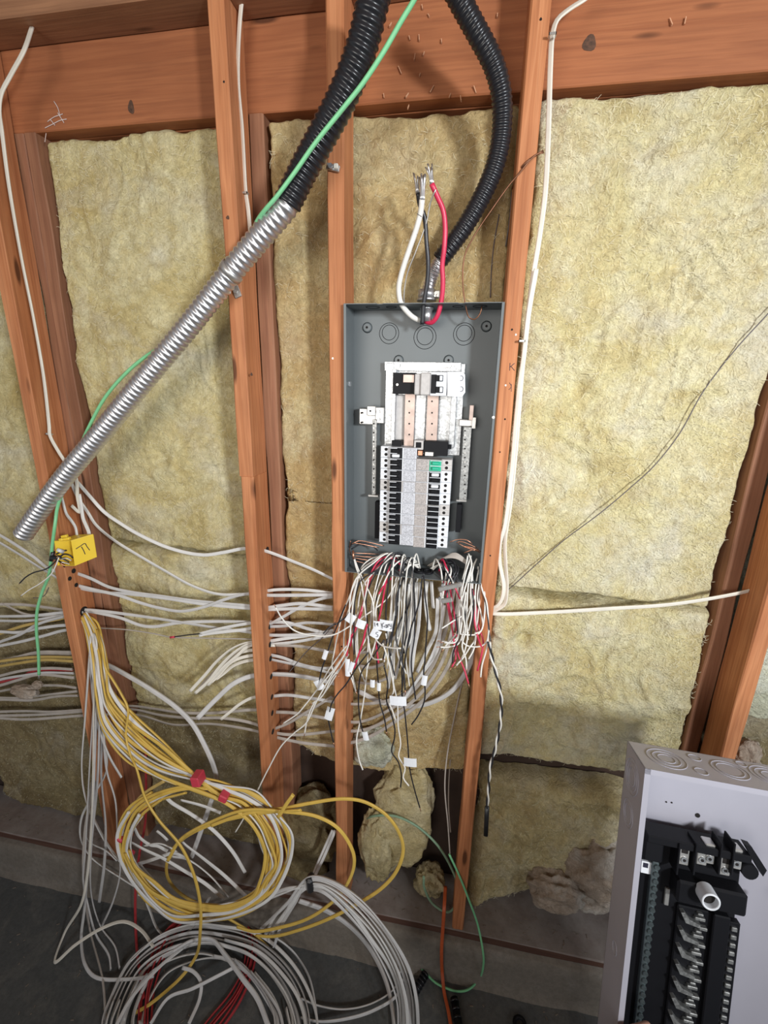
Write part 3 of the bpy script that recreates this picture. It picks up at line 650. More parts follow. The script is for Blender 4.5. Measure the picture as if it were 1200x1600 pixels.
# white cables hanging straight down left of the coil
hang = (('W', '136,984,.04 141,1000,-.02 138,1050 133,1120 128,1200 133,1243 150,1287 177,1333 213,1373 233,1420 247,1453 270,1467 297,1453 310,1433 327,1403', 'white cable in front, hanging left and hooking round below the coil'),
  ('W', '140,984,.04 150,1000,-.02 152,1060 158,1130 167,1200 143,1247 127,1280 127,1313 143,1340 187,1370 233,1397 283,1417 313,1430 360,1423 417,1403 452,1390', 'white cable curving from leftmost stud under the coil towards the black tape'),
  ('G', '142,986,.04 152,1010,-.02 153,1060 150,1130 147,1200 138,1267 138,1313 167,1330 183,1345', 'grey cable hanging straight then kinking right at the coil edge'),
  ('G', '144,986,.04 156,1015,-.02 158,1080 162,1150 167,1205 180,1250 184,1317 188,1360 177,1407 158,1450,f.02', 'grey cable bulging right beside leftmost stud foot'),
  ('G', '141,988,.04 148,1020,-.02 146,1100 140,1200 136,1280 133,1333 130,1373 137,1413 150,1460,f.03 170,1493,f.02 173,1515,f.012', 'grey cable hanging to the floor with its tip bent right, outer'),
  ('G', '143,988,.04 152,1030,-.02 155,1120 152,1220 142,1330 143,1400 157,1447,f.03 180,1480,f.02 187,1513,f.012', 'grey cable hanging to the floor with its tip bent right, inner'),
  ('V', '140,990,.04 146,1030,-.03 146,1130 145,1220 142,1300 136,1370 127,1413 100,1460,f.03 86,1503,f.012 117,1477,f.05 160,1450,f.08 193,1440,f.08 220,1453,f.06 240,1480,f.04', 'cream cable making a sharp spike on the floor at left'),
  ('G', '142,990,.04 151,1040,-.02 148,1130 146,1230 140,1330 132,1420 127,1467,f.02 133,1507,f.02 150,1527,f.02 200,1530,f.03 240,1525,f.05', 'grey cable turning into the floor coil along its left side'),
  ('G', '144,992,.04 156,1050,-.01 160,1130 158,1210 165,1290 163,1350 155,1410', 'grey cable close against leftmost stud, ending above floor'),
  ('G', '140,995,.04 143,1060,-.01 152,1130 170,1180 190,1215', 'grey cable crossing diagonally behind the yellow trunk'),
  ('D', '141,992,.04 150,1060,.0 150,1140 144,1230 133,1300 131,1370 140,1450,f.02 160,1530,f.02 166,1600,f.02', 'dusty cable dropping behind the others to the floor at bottom left'))
for c, s, l in hang: cab(c, l, s, .0, -.09)
# red cable and red floor coil
cab('R', 'red cable dropping behind the yellow coil to the floor', '227,1150,.02 228,1200 227,1283 218,1333 212,1387 212,1450,f.012 215,1493,f.012 225,1560,f.012', .02)
RDo = P2('215,1600 222,1540 240,1490 262,1450 300,1425 350,1415 385,1425 402,1460 398,1510 380,1555 350,1600 300,1660'); RDi = P2('235,1600 240,1545 255,1500 275,1465 305,1445 345,1437 372,1445 384,1470 380,1510 362,1550 330,1590 280,1650')
for k in range(5):
    P = lerp_path(RDi, RDo, k / 4); cab('R', 'red cable of the low coil on the floor under the white coil', '', pts=np.array([unz(u, v, .01 + .006 * (k % 3)) for u, v in jit(P, 2)]), group='red cables coiled on the floor')
# big white coil on the floor
WCo = P2('150,1640 150,1600 165,1560 195,1505 235,1468 290,1446 340,1448 400,1460 450,1500 480,1550 494,1600 490,1650 440,1700 350,1720 250,1710 180,1680')
WCi = P2('222,1640 216,1600 228,1560 252,1525 290,1505 330,1500 368,1512 395,1540 415,1575 425,1600 424,1630 400,1655 350,1668 300,1668 255,1660 232,1650')
for k in range(15):
    P = lerp_path(WCi, WCo, ((k * .618) % 1.0)); s0 = random.randint(0, 9); P = (P + P)[s0:s0 + 13] if k > 3 else P
    dx, dz = random.uniform(-8, 8), random.uniform(-7, 7); hh = .015 + .005 * (k % 9)
    cab('G' if k % 2 else 'W', 'white cable wound in the big coil on the floor', '', pts=np.array([unz(u + dx, v + dz, hh) for u, v in jit(P, 1.5)]), group='white cables coiled on the floor', tw=.9)
for k, (s, l) in enumerate((('270,1487,f.1 300,1470,f.1 330,1468,f.08 352,1492,f.07 380,1530,f.07 402,1560,f.06 420,1605,f.05', 'thick white cable crossing over the floor coil'), ('180,1605,f.06 205,1560,f.07 250,1510,f.08 287,1480,f.08', 'white cable slanting over left part of floor coil'), ('235,1600,f.03 262,1560,f.04 300,1545,f.05 340,1525,f.06 365,1512,f.06', 'white cable bending across the centre of the floor coil'), ('295,1600,f.02 312,1560,f.03 314,1535,f.05 302,1518,f.06 285,1512,f.06', 'white cable arching inside the floor coil'))):
    cab('T' if k == 0 else 'G', l, s, -.1)
# white bundle with black tape, looping right on the floor
BDo = P2('487,1370 520,1376 560,1402 602,1448 636,1508 650,1560 653,1620'); BDi = P2('486,1388 508,1394 540,1424 575,1468 604,1516 618,1560 622,1620')
ends = ['452,1388 400,1408 350,1428 300,1436', '452,1392 400,1412 340,1431 290,1434', '450,1410 425,1435 407,1452', '455,1414 432,1445 418,1468', '460,1412 438,1450 428,1480', '458,1405 430,1432 415,1460', '456,1408 440,1440 422,1462']
for k in range(7):
    Q = jit(lerp_path(BDi, BDo, ((k * 3) % 7) / 6), 1.5); E_s = P2(ends[k])[::-1]
    full = ' '.join('%f,%f' % q_ for q_ in E_s) + ' ' + ' '.join('%f,%f%s' % (u, v, ',-.125' if i == 0 else '') for i, (u, v) in enumerate(Q))
    cab('W' if k % 2 else 'G', 'white cable of the taped bundle, looping right onto the floor', '', pts=parse(full, -.10, -.24 + .01 * k, .010 + .007 * (k % 4)), group='white cables under black tape', tw=.8)
p = Vector(un(485, 1380, -.125)); o = MB().box(-.011, .011, -.014, .02, -.03, .026, c=.007, M=Matrix.Translation(p) @ Matrix.Rotation(-.05, 4, 'Y')).build('black_tape', M['tape'], loc=p); tag(o, 'black tape band around the white cable bundle near third stud foot', 'tape')
for k, s in enumerate(('524,1297 507,1337 493,1366 488,1378', '520,1297 502,1337 490,1365 484,1378')): cab('G', ('right', 'left')[k] + ' of two white cable ends rising from the black tape to third stud', s, .02, -.12)
cab('T', 'thick grey cable curving down right inside the taped loop', '467,1407 510,1423 550,1450 583,1490,f.03 603,1533,f.03 613,1577,f.02 617,1620,f.02', -.09)
cab('G', 'grey cable returning left along the floor, upper of two inside the taped loop', '627,1513,f.02 617,1543,f.02 583,1567,f.02 537,1577,f.02 493,1570,f.02 470,1560,f.03')
cab('G', 'grey cable returning left along the floor, lower of two inside the taped loop', '630,1530,f.03 620,1555,f.03 583,1579,f.03 540,1592,f.03 497,1596,f.02 470,1590,f.02')
cab('G', 'grey cable arc just right of the floor coil', '425,1462,-.1 445,1475 463,1493,f.04 483,1527,f.03 493,1573,f.02 497,1620,f.02', -.1)
cab('e', 'dusty green wire in the short loop against fourth stud foot', '570,1283,.09 583,1275,.06 617,1275 650,1290 683,1320 707,1360 717,1390 713,1413 700,1425 677,1413 663,1387 662,1370', .02, .02)
cab('g', 'long green wire looping down to the floor, right of fourth stud', '702,1335 717,1367 733,1407 747,1447 755,1490 755,1510 747,1532,f.01 732,1546,f.01 715,1549,f.01 700,1545,f.01 680,1535,f.01 660,1515,f.01 645,1500,f.01', .0, -.06, prof=round_prof(.0034, 10))
cab('O', 'orange cable dropping past fourth stud foot to the floor', '696,1385,.03 694,1420,-.03 692,1450 690,1483 691,1520,f.02 694,1550,f.01 700,1577,f.01 706,1612,f.01', -.04)
cab('n', 'thin grey cable hanging in the dark gap left of fourth stud', '742,1010 724,1060 708,1130 698,1185 695,1230 700,1290 703,1335', .12, .03)
cab('n', 'second thin grey cable hanging in the dark gap left of fourth stud', '715,1130 706,1170 702,1210 701,1260 704,1300', .13, .1)
# right side
o = cab('V', 'white cable stapled down the right side of fourth stud, outer', '930,-18,.03 912,0,.0 890,14 870,32 863,56 860,100 857,200 852,300 843,370 831,445 821,530 814,600 806,700 797,790 789,845 790,880 792,920 788,944 780,950 772,954 755,955', -.005, .04); staple(o, 863, 55, -.008)
o = cab('V', 'white cable down the right side of fourth stud, inner, looping at the panel foot', '838,420 826,490 818,560 812,600 806,660 799,740 789,820 781,850 781,880 787,915 784,936 776,947 762,952', .0, .04); staple(o, 815, 533, -.006)
cab('V', 'cream cable running level across right bay below the big batt', '755,955,.05 775,959,.05 850,957,.06 950,951,.06 1050,944,.06 1153,927 1200,915', .05, .06)
cab('t', 'thin dark wire hanging diagonally across the cream batt', '1225,460 1200,490 1150,545 1100,610 1060,680 1020,730 985,762 940,800 880,845 840,880 805,912 790,925', .087, .086)
cab('k', 'bare brown copper wire from fourth stud into the panel top', '849,235,-.006 832,246,-.006 812,270 795,290 770,325 740,370 726,400 723,440 728,480,.02 733,496,.03 742,499,.03 750,490,.03 753,478,.03', .0, .03)
cab('k', 'second bare copper wire clipped to fourth stud face', '850,238,-.004 836,243,-.004 818,258,-.004 806,278,.03 800,295,.06', -.004)
for i, s in enumerate(('780,335 772,380 768,420 766,465', '800,300 796,345 790,385')): cab('t', ('longer', 'shorter')[i] + ' thin dark wire on the wool right of the black conduit', s, .095)
# left upper
o = cab('V', 'white cable hanging from the top plate down the leftmost stud', '50,43,.03 37,80,.0 17,117 2,147 -1,173 3,205 13,283 33,400 53,500 68,587 77,667 78,680 90,703 103,723 118,745,-.01 121,775,-.0 124,800 112,790', -.004, -.0, tw=.2); staple(o, 77, 678, -.004, ang=.2); 
o = cab('V', 'white cable stapled down the right face of spliced stud, top', '381,-18 378,0 373,60 372,130 378,200 383,290 384,302 388,330 391,375 388,400', .045, .045); staple(o, 383, 302, .04)
cab('W', 'white cable entering the yellow box top, left of two', '96,775 100,790 104,803 112,814 118,824 121,842', -.0, -.035)
cab('W', 'white cable entering the yellow box top, right of two', '124,772 127,790 130,810 135,822 139,832 140,842', .0, -.03)
G_ = cab('g', 'long light green wire over the black conduit, topmost stretch', '657,-20,-.16 647,0 627,33 600,80 567,130 533,173 493,223 460,270 430,310 415,327,-.09 402,345,-.07 388,378,-.02 350,437,-.006 305,495,-.006 262,538,-.004 235,552,-.002 200,580,.0 165,620,.0 140,665,.0 118,715,.0 100,765,-.01 90,792,-.05 86,820,-.07 82,850,-.07 80,872,-.07 76,900,-.06 66,925 58,955 57,985 60,1020 61,1054', -.13, -.05)
MB().sweep(parse('83,862 81,870 80,876', -.07, -.07), round_prof(.0056, 10)).build('black_tape_wrap', M['tape'], G_)
MB().sweep(parse('61,1053 61,1060', -.05, -.05), round_prof(.0025)).build('stripped_tip', M['tin'], G_)

# ------------------------------------------------------------------ conduits
def corr(pitch, r, amp):
    def f(L, i):
        rr = r * (1 + amp * math.cos(2 * math.pi * L / pitch)); return [(rr * math.cos(2 * math.pi * k / 28), rr * math.sin(2 * math.pi * k / 28)) for k in range(28)]
    return f
def conduit(P, pitch, r, amp, name, mat, parent, per=8):
    P = catmull(P, .02); L = np.concatenate([[0], np.cumsum(np.linalg.norm(np.diff(P, axis=0), axis=1))]); n = int(L[-1] / pitch * per)
    t = np.linspace(0, L[-1], n); Q = np.stack([np.interp(t, L, P[:, k]) for k in range(3)], 1)
    for _ in range(30): Q[1:-1] = (Q[:-2] + 2 * Q[1:-1] + Q[2:]) / 4
    return MB().sweep(Q, corr(pitch, r, amp), closed_ends=False).build(name, mat, parent)
A = [un(590, -25, -.12), un(583, 0, -.12), un(572, 50, -.11), un(555, 105, -.10), un(531, 160, -.09), un(503, 213, -.08), un(475, 264, -.07), un(449, 318, -.065)]
B = [un(452, 314, -.065), un(444, 326, -.065), un(405, 372, -.055), un(362, 424, -.045), un(300, 503, -.04), un(230, 588, -.04), un(160, 674, -.04), un(100, 746, -.04), un(62, 798, -.045), un(36, 836, -.05)]
c1 = empty('flexible_conduit', Vector(A[3]), 'flexible conduit sloping down left, black sheath above bare steel', 'conduit')
conduit(A, .0128, .0285, .05, 'black_sheath', M['blk'], c1); conduit(B, .0142, .0252, .06, 'steel_sheath', M['flex'], c1)
d = np.array(B[-1]) - np.array(B[-2]); d /= np.linalg.norm(d)
MB().cyl(Vector(B[-1]) - Vector(d) * .01, Vector(B[-1]) - Vector(d) * .004, .0215, 24).build('dark_bore', M['dark'], c1)
# strap on the spliced stud
st = empty('pipe_strap', Vector(un(362, 424, -.04)), 'steel one-hole strap holding the conduit to spliced stud', 'strap')
a = Vector(un(352, 402, -.045)); b = Vector(un(368, 452, -.004)); ax = (Vector(B[3]) - Vector(B[2])).normalized(); ctr = Vector(B[3]); nrm = (b - a).normalized()
up = Vector((0, -1, 0)); up = (up - ax * up.dot(ax)).normalized(); sd = ax.cross(up)
mb = MB(); vs = []
for i in range(17):
    t = -.2 + 3.55 * i / 16; 
    for (rr, ww_) in ((.0268, -.007), (.0268, .007), (.0288, .007), (.0288, -.007)): vs.append(ctr + sd * (math.cos(t) * rr) + up * (math.sin(t) * rr) + ax * ww_)
mb.add(vs, [(i * 4 + j, i * 4 + (j + 1) % 4, (i + 1) * 4 + (j + 1) % 4, (i + 1) * 4 + j) for i in range(16) for j in range(4)], True).build('strap_band', M['tin'], st)
e = Vector(un(369, 454, -.004)); MB().box(-.009, .009, -.0015, .0015, -.016, .016, c=.0012, M=Matrix.Translation(e) @ Matrix.Rotation(-.35, 4, 'Y')).build('foot_plate', M['tin'], st)
MB().cyl(e + Vector((0, -.006, -.003)), e + Vector((0, 0, -.003)), .0048, 6).build('screw_head', M['tin'], st)
s2 = empty('pipe_clip', Vector(un(522, 262, -.004)), 'small metal clip and screw on third stud, right of black sheath', 'clip')
e = Vector(un(521, 262, -.005)); MB().box(-.016, .014, -.003, .004, -.006, .006, c=.001, M=Matrix.Translation(e) @ Matrix.Rotation(.25, 4, 'Y')).build('clip_plate', M['tin'], s2); MB().cyl(e + Vector((-.004, -.012, 0)), e + Vector((-.004, 0, 0)), .005, 8).build('screw_head', M['steel'], s2)
MB().box(-.005, .005, -.004, .004, -.005, .005, c=.0015, M=Matrix.Translation(Vector(un(525, 260, -.008)))).build('pale_spacer', M['wc2'], s2)
# right conduit
A = [un(705, -25, -.08), un(718, 0, -.07), un(747, 53, -.05), un(770, 97, -.03), un(783, 143, -.015), un(785, 187, 0), un(780, 233, .01), un(769, 272, .015), un(750, 313, .02), un(727, 353, .025), un(704, 385, .03), un(687, 407, .033)]
c2 = empty('flexible_conduit', Vector(A[5]), 'black flexible conduit looping down into the top of the grey panel', 'conduit')
conduit(A, .0092, .0196, .045, 'black_sheath', M['blk'], c2)
conduit([A[-1], un(678, 424, .036), un(671, 445, .04), un(668, 458, .041)], .0075, .0145, .08, 'steel_sheath', M['flex'], c2)
e = Vector(un(667, 462, .04)); zt = -.1754 + ZF
mb = MB(); mb.cyl(e + Vector((0, 0, .012)), e + Vector((0, 0, -.006)), .021, 20); mb.cyl(e + Vector((0, 0, -.006)), e + Vector((0, 0, -.012)), .023, 20); mb.build('connector_body', M['steel'], c2)
mb = MB(); mb.box(.012, .030, -.008, .008, -.006, .010, c=.002, M=Matrix.Translation(e)); mb.cyl(e + Vector((.021, -.012, .003)), e + Vector((.021, -.004, .003)), .0035, 8); mb.cyl(e + Vector((.020, -.016, -.003)), e + Vector((.02, 0, -.003)), .0025, 8); mb.build('clamp_ear', M['tin'], c2)

# ------------------------------------------------------------------ grey electrical panel
X0, X1, YF, YB, ZB, ZT = -.0015, .3605, -.0127, .082, -.6664 + ZF, un(660, 473, -.0127)[2]
EP = empty('electrical_panel', Vector(((X0 + X1) / 2, YB, ZB)), 'open grey electrical panel with breakers between third and fourth studs', 'electrical panel')
mb = MB(); T = .0016
mb.box(X0, X1, YB, YB + T, ZB, ZT); mb.box(X0, X0 + T, YF, YB, ZB, ZT); mb.box(X1 - T, X1, YF, YB, ZB, ZT)
# top wall with two notches in its lip, bottom wall
mb.box(X0, X1, YF + .006, YB, ZT - T, ZT); mb.box(X0, X1, YF, YB, ZB, ZB + T)
for (a, b) in ((X0, X0 + .078), (X0 + .092, X0 + .262), (X0 + .276, X1)): mb.box(a, b, YF, YF + .007, ZT - T, ZT)
mb.box(X0, X0 + .006, YF - .0006, YF + .001, ZB, ZT, c=.0004); mb.box(X1 - .006, X1, YF - .0006, YF + .001, ZB, ZT, c=.0004)
mb.build('enclosure', M['box'], EP)
for (u, v, R1) in ((608, 521, .0245), (664, 527, .0275), (725, 522, .0255)):
    c = un(u, v, YB); m = MB(); m.ring((c[0], YB - .0002, c[2]), (0, 1, 0), R1, .0007); m.ring((c[0], YB - .0002, c[2] + .002), (0, 1, 0), R1 * .72, .0007); m.build('knockout', M['blkp'], EP)
for (u, v) in ((574, 512), (760, 510), (623, 563), (701, 563)):
    c = un(u, v, YB); m = MB(); m.cyl((c[0], YB, c[2]), (c[0], YB - .006, c[2]), .013, 24, r1=.009); m.build('mounting_dimple', M['box'], EP); MB().cyl((c[0], YB - .005, c[2]), (c[0], YB - .0065, c[2]), .003, 10).build('screw_hole', M['dark'], EP)
for (xx, r_) in ((.06, .016), (.105, .012), (.26, .012), (.31, .016)): MB().ring((X0 + xx, .03, ZT - T - .0003), (0, 0, 1), r_, .0007).build('knockout', M['blkp'], EP)
def pb(u0, v0, u1, v1, yf, yb, name, mat, parent=EP, c=.0008, mb=None):
    a = un(u0, v0, yf); b = un(u1, v1, yf); m = mb or MB(); m.box(a[0], b[0], yf, yb, a[2], b[2], c=c)
    return m if mb is not None else m.build(name, mat, parent)
pan = MB(); pb(603, 567, 718, 712, .070, .0725, '', None, mb=pan); pb(603, 567, 613, 690, .060, .072, '', None, mb=pan); pb(613, 577, 616, 694, .038, .07, '', None, mb=pan); pb(707, 585, 709, 700, .056, .07, '', None, mb=pan)
pan.build('mounting_pan', M['steel'], EP)
pb(601, 565, 720, 581, .062, .066, 'pan_lip', M['steel']); pb(619, 617, 632, 692, .060, .069, 'insulator_strip', M['brk2']); pb(647, 617, 663, 692, .062, .069, 'centre_web', M['steel'])
for (a, b) in ((633, 646), (668, 682)):
    o = pb(a, 614, b, 700, .050, .054, 'bus_bar', M['bus'])
    for v in (627, 645, 662, 679): c = un((a + b) / 2, v, .050); MB().cyl((c[0], .0495, c[2]), (c[0], .0515, c[2]), .0022, 10).build('bus_hole', M['dark'], o)
for (u, v) in ((622, 571), (702, 571)): c = un(u, v, .06); MB().cyl((c[0], .055, c[2]), (c[0], .062, c[2]), .0055, 12).build('pan_screw', M['tin'], EP)
# main breaker
mbk = pb(648, 584, 698, 618, .012, .055, 'main_breaker', M['brk2'], c=.002)
pb(614, 582, 649, 616, .030, .055, 'black_base', M['blkp'], mbk); pb(630, 585, 647, 598, .024, .03, 'copper_lug', M['bus'], mbk); c = un(621, 601, .03); MB().cyl((c[0], .026, c[2]), (c[0], .03, c[2]), .003, 10).build('screw_head', M['tin'], mbk)
pb(657, 582, 672, 618, .006, .012, 'ridge', M['brk2'], mbk, c=.003)
pb(673, 581, 697, 619, .004, .02, 'breaker_face', M['brk'], mbk, c=.0015); pb(674, 585, 681, 615, .0028, .006, 'slot', M['blkp'], mbk)
for (a, b) in ((586, 596), (604, 614)): pb(681, a, 692, b, .0005, .006, 'toggle_slot', M['blkp'], mbk); pb(687, a + 1, 691, b - 1, -.005, .002, 'toggle', M['brk'], mbk, c=.0008)
q = [un(u, v, .003) for u, v in ((699, 581), (722, 581), (726.5, 585), (727, 613), (722, 620), (699, 619))]
MB().prism(q, (0, .010, 0)).build('cover_flap', M['brk'], mbk)
for v in (591, 608):
    c = un(720.5, v, .0025); m = MB(); vs = []
    for k in range(13):
        t = -2.0 + 4.0 * k / 12
        vs += [(c[0] + .004 * math.cos(t), .0022, c[2] + .005 * math.sin(t)), (c[0] + .0052 * math.cos(t), .0022, c[2] + .0062 * math.sin(t))]
    m.add(vs, [(2 * k, 2 * k + 1, 2 * k + 3, 2 * k + 2) for k in range(12)]).build('flap_slot', M['ink'], mbk)
# pieces at the head of the breaker rows
pb(612, 688, 627, 697, .03, .055, 'stab_insulator', M['blkp']); pb(663, 689, 699, 713, .028, .055, 'stab_insulator', M['blkp'])
pb(647, 688, 661, 703, .022, .05, 'lug_block', M['brk2']); pb(650, 691, 658, 700, .0205, .023, 'lug_slot', M['blkp'])
pb(653, 704, 660, 712, .02, .05, 'copper_stab', M['cu']); pb(664, 706, 677, 713, .024, .05, 'steel_stab', M['tin']); pb(700, 695, 705, 702, .045, .056, 'stab_insulator', M['blkp'])
# branch breakers
def breaker_row(uL, uR, v0, v1, n, left):
    a = un(uL, v0, .02); b = un(uR, v0, .02); zz = np.linspace(a[2], un(uL, v1, .0)[2], n + 1); W_ = b[0] - a[0]
    xa = (lambda f: a[0] + W_ * f) if left else (lambda f: b[0] - W_ * f)
    for k in range(n):
        z1, z0 = zz[k], zz[k + 1] + .0006; h = z1 - z0; body = M['brk'] if (k + left) % 4 else M['brk2']
        br = MB(); br.box(xa(0), xa(1), .020, .055, z0, z1, c=.001); br.box(xa(.28), xa(1.0), .008, .03, z0, z1, c=.0012); br.build('breaker', body, EP); br = bpy.context.scene.objects[-1] if False else COL.objects[-1]
        MB().box(xa(.66), xa(.985), .0068, .009, z0 + .0008, z1 - .0008, c=.0004).build('label_strip', M['lbl'] if left else M['lbl2'], br)
        MB().box(xa(.295), xa(.62), .0062, .009, z0 + .0008, z1 - .0008, c=.0004).build('toggle_slot', M['grn'] if (not left and k == 0) else M['blkp'], br)
        for j in (0, 1):
            zc = z0 + h * (.27 + .46 * j); tg = M['grn'] if (not left and k == 0) else (M['brk'] if (left and k + j == 0) or (not left and k in (1, 2) and j) else M['blkp'])
            MB().box(xa(.34), xa(.55), .0, .008, zc - h * .14, zc + h * .14, c=.0018).build('toggle', tg, br)
            MB().box(xa(.29), xa(.48 if left else .6), .003, .0075, zc + h * .18, zc + h * .23, c=.0002).build('divider', M['brk'], br)
            MB().cyl((xa(.15), .0225, zc), (xa(.15), .0192, zc), .0040, 12).build('terminal_hole', M['dark'], br)
            MB().box(xa(.0), xa(.27), .0175, .021, zc - h * .235, zc - h * .20, c=.0002).build('terminal_lip', body, br)
breaker_row(595, 652, 697, 851, 9, True); breaker_row(651, 707, 716, 857, 8, False)
# neutral bars
nl = pb(561, 638, 588, 664, .052, .066, 'neutral_bar', M['tin'], c=.002); nl['label'] = 'left neutral bar with its lug'
pb(573, 634, 587, 650, .045, .053, 'lug_block', M['tin'], nl, c=.002)
for (u, v, r_) in ((579.5, 642, .0042), (592, 643, .0038), (592, 655, .0034)): c = un(u, v, .048); MB().cyl((c[0], .042, c[2]), (c[0], .05, c[2]), r_, 12).build('lug_screw', M['steel'], nl)
for (u, v) in ((565.5, 645), (565.5, 660), (579.5, 642)): c = un(u, v, .048); MB().cyl((c[0], .0408, c[2]), (c[0], .0515, c[2]), .0024, 10).build('lug_hole', M['dark'], nl)
pb(586, 636, 600, 662, .05, .06, 'side_tab', M['tin'], nl, c=.002)
pb(582, 655, 587, 773, .048, .058, 'terminal_bar', M['bar'], nl); pb(575, 773, 591, 777, .044, .062, 'bar_foot', M['tin'], nl)
nr = pb(717, 655, 742, 667, .052, .066, 'neutral_bar', M['tin'], c=.002); nr['label'] = 'right neutral bar with upright post'
pb(734, 633, 739, 657, .046, .054, 'lug_post', M['bus'], nr); pb(738, 652, 743, 670, .046, .056, 'side_tab', M['tin'], nr); pb(724.5, 667, 729, 782, .048, .058, 'terminal_bar', M['bar'], nr); pb(713, 781, 729, 784.5, .044, .062, 'bar_foot', M['tin'], nr)
for bar, u, a, b in ((nl, 584, 662, 768), (nr, 726.5, 673, 778)):
    for k in range(16):
        v = a + (b - a) * k / 15; c = un(u, v, .047); MB().cyl((c[0], .0455, c[2]), (c[0], .0485, c[2]), .0020, 8).build('terminal_screw', M['tin'] if k % 2 else M['dark'], bar)
pb(586, 784, 592, 842, .05, .07, 'stab_insulator', M['blkp']); pb(714, 788, 719, 832, .05, .07, 'stab_insulator', M['blkp'])
c = un(547, 600, .03); MB().box(X0 + T, X0 + .006, .02, .04, c[2] - .006, c[2] + .006, c=.001).build('cover_bracket', M['steel'], EP)
for (u, v) in ((773, 652),): c = un(u, v, YF); MB().cyl((X1 - .004, YF - .004, c[2]), (X1 - .004, YF, c[2]), .0035, 10).build('cover_screw', M['tin'], EP)

# big feeder wires standing out of the panel top
def feeder(code, label, spec, r, strands, s_from, s_to, y0, y1):
    P = parse(spec, y0, y1); o = MB().sweep(catmull(P, .005), round_prof(r, 14)).build({'w': 'feeder_wire', 'b': 'feeder_wire', 'r': 'feeder_wire'}[code], M[{'w': 'ww', 'b': 'bw', 'r': 'rw'}[code]]); tag(o, label, 'wire', 'feeder wires')
    a = un(*s_from, y0); b = un(*s_to, y0); m = MB()
    for k in range(strands):
        an = 6.283 * k / strands; off = np.array([math.cos(an), math.sin(an), 0]) * r * .62; sp = off * (1.5 + .5 * random.random()) + np.array([random.uniform(-.002, .002), 0, random.uniform(-.006, .004)])
        m.sweep(catmull([a + off, (a + b) / 2 + off * 1.0, b + sp], .006), round_prof(.0016, 6))
    m.build('bare_strands', M['al'], o); return o
fw = feeder('w', 'white feeder wire with stripped strands bent up from panel top', '659.6,312 657,333 650,359 641,385 632.5,410 626,432.5 623,450 625.5,471 632.5,483 645,495.5 656,501', .0060, 7, (659.6, 314), (661, 274), -.05, .035)
for (u, v) in ((655, 336), (648, 364), (644, 378), (634, 407), (626, 441)):
    P = parse('%f,%f %f,%f' % (u - 4, v - 3, u + 4, v + 3), -.0, -.0)
    t = (v - 312) / 190; yy = -.05 + .085 * t; MB().sweep(np.array([un(u - 4, v - 2.5, yy - .0062), un(u, v, yy - .0072), un(u + 4, v + 2.5, yy - .0062)]), round_prof(.0005, 5)).build('printed_mark', M['ink'], fw)
feeder('b', 'black feeder wire with stripped strands, between the white and red ones', '653,301 656,320 663,338 666.6,380 669,411.5 667.5,441 662,476 659.6,507', .0048, 6, (652.6, 303), (650, 272), -.035, .02)
feeder('r', 'red feeder wire with stripped strands bending out of panel top', '674.5,287 683,306.5 692,327.5 695.5,354 694,389 691,415 692,441 690,467.5 683,494 674.5,504 664,502.5', .0054, 7, (675, 289), (671, 259), -.04, .035)
cab('t', 'bare grey ground strand beside the white feeder wire', '681,296 673,315 666,348.5 650,392 636,429 631,464 633,490', -.045, .03, prof=round_prof(.0016, 6), tipmat='al').data.materials[0] = M['tin']
o = MB().cyl(un(667, 482, .035), un(667, 503, .035), .013, 18).build('conduit_bushing', M['flex']); tag(o, 'steel connector thread and locknut inside the panel top', 'connector')
MB().cyl(un(667, 480, .035), un(667, 484, .035), .017, 6).build('locknut', M['steel'], o)

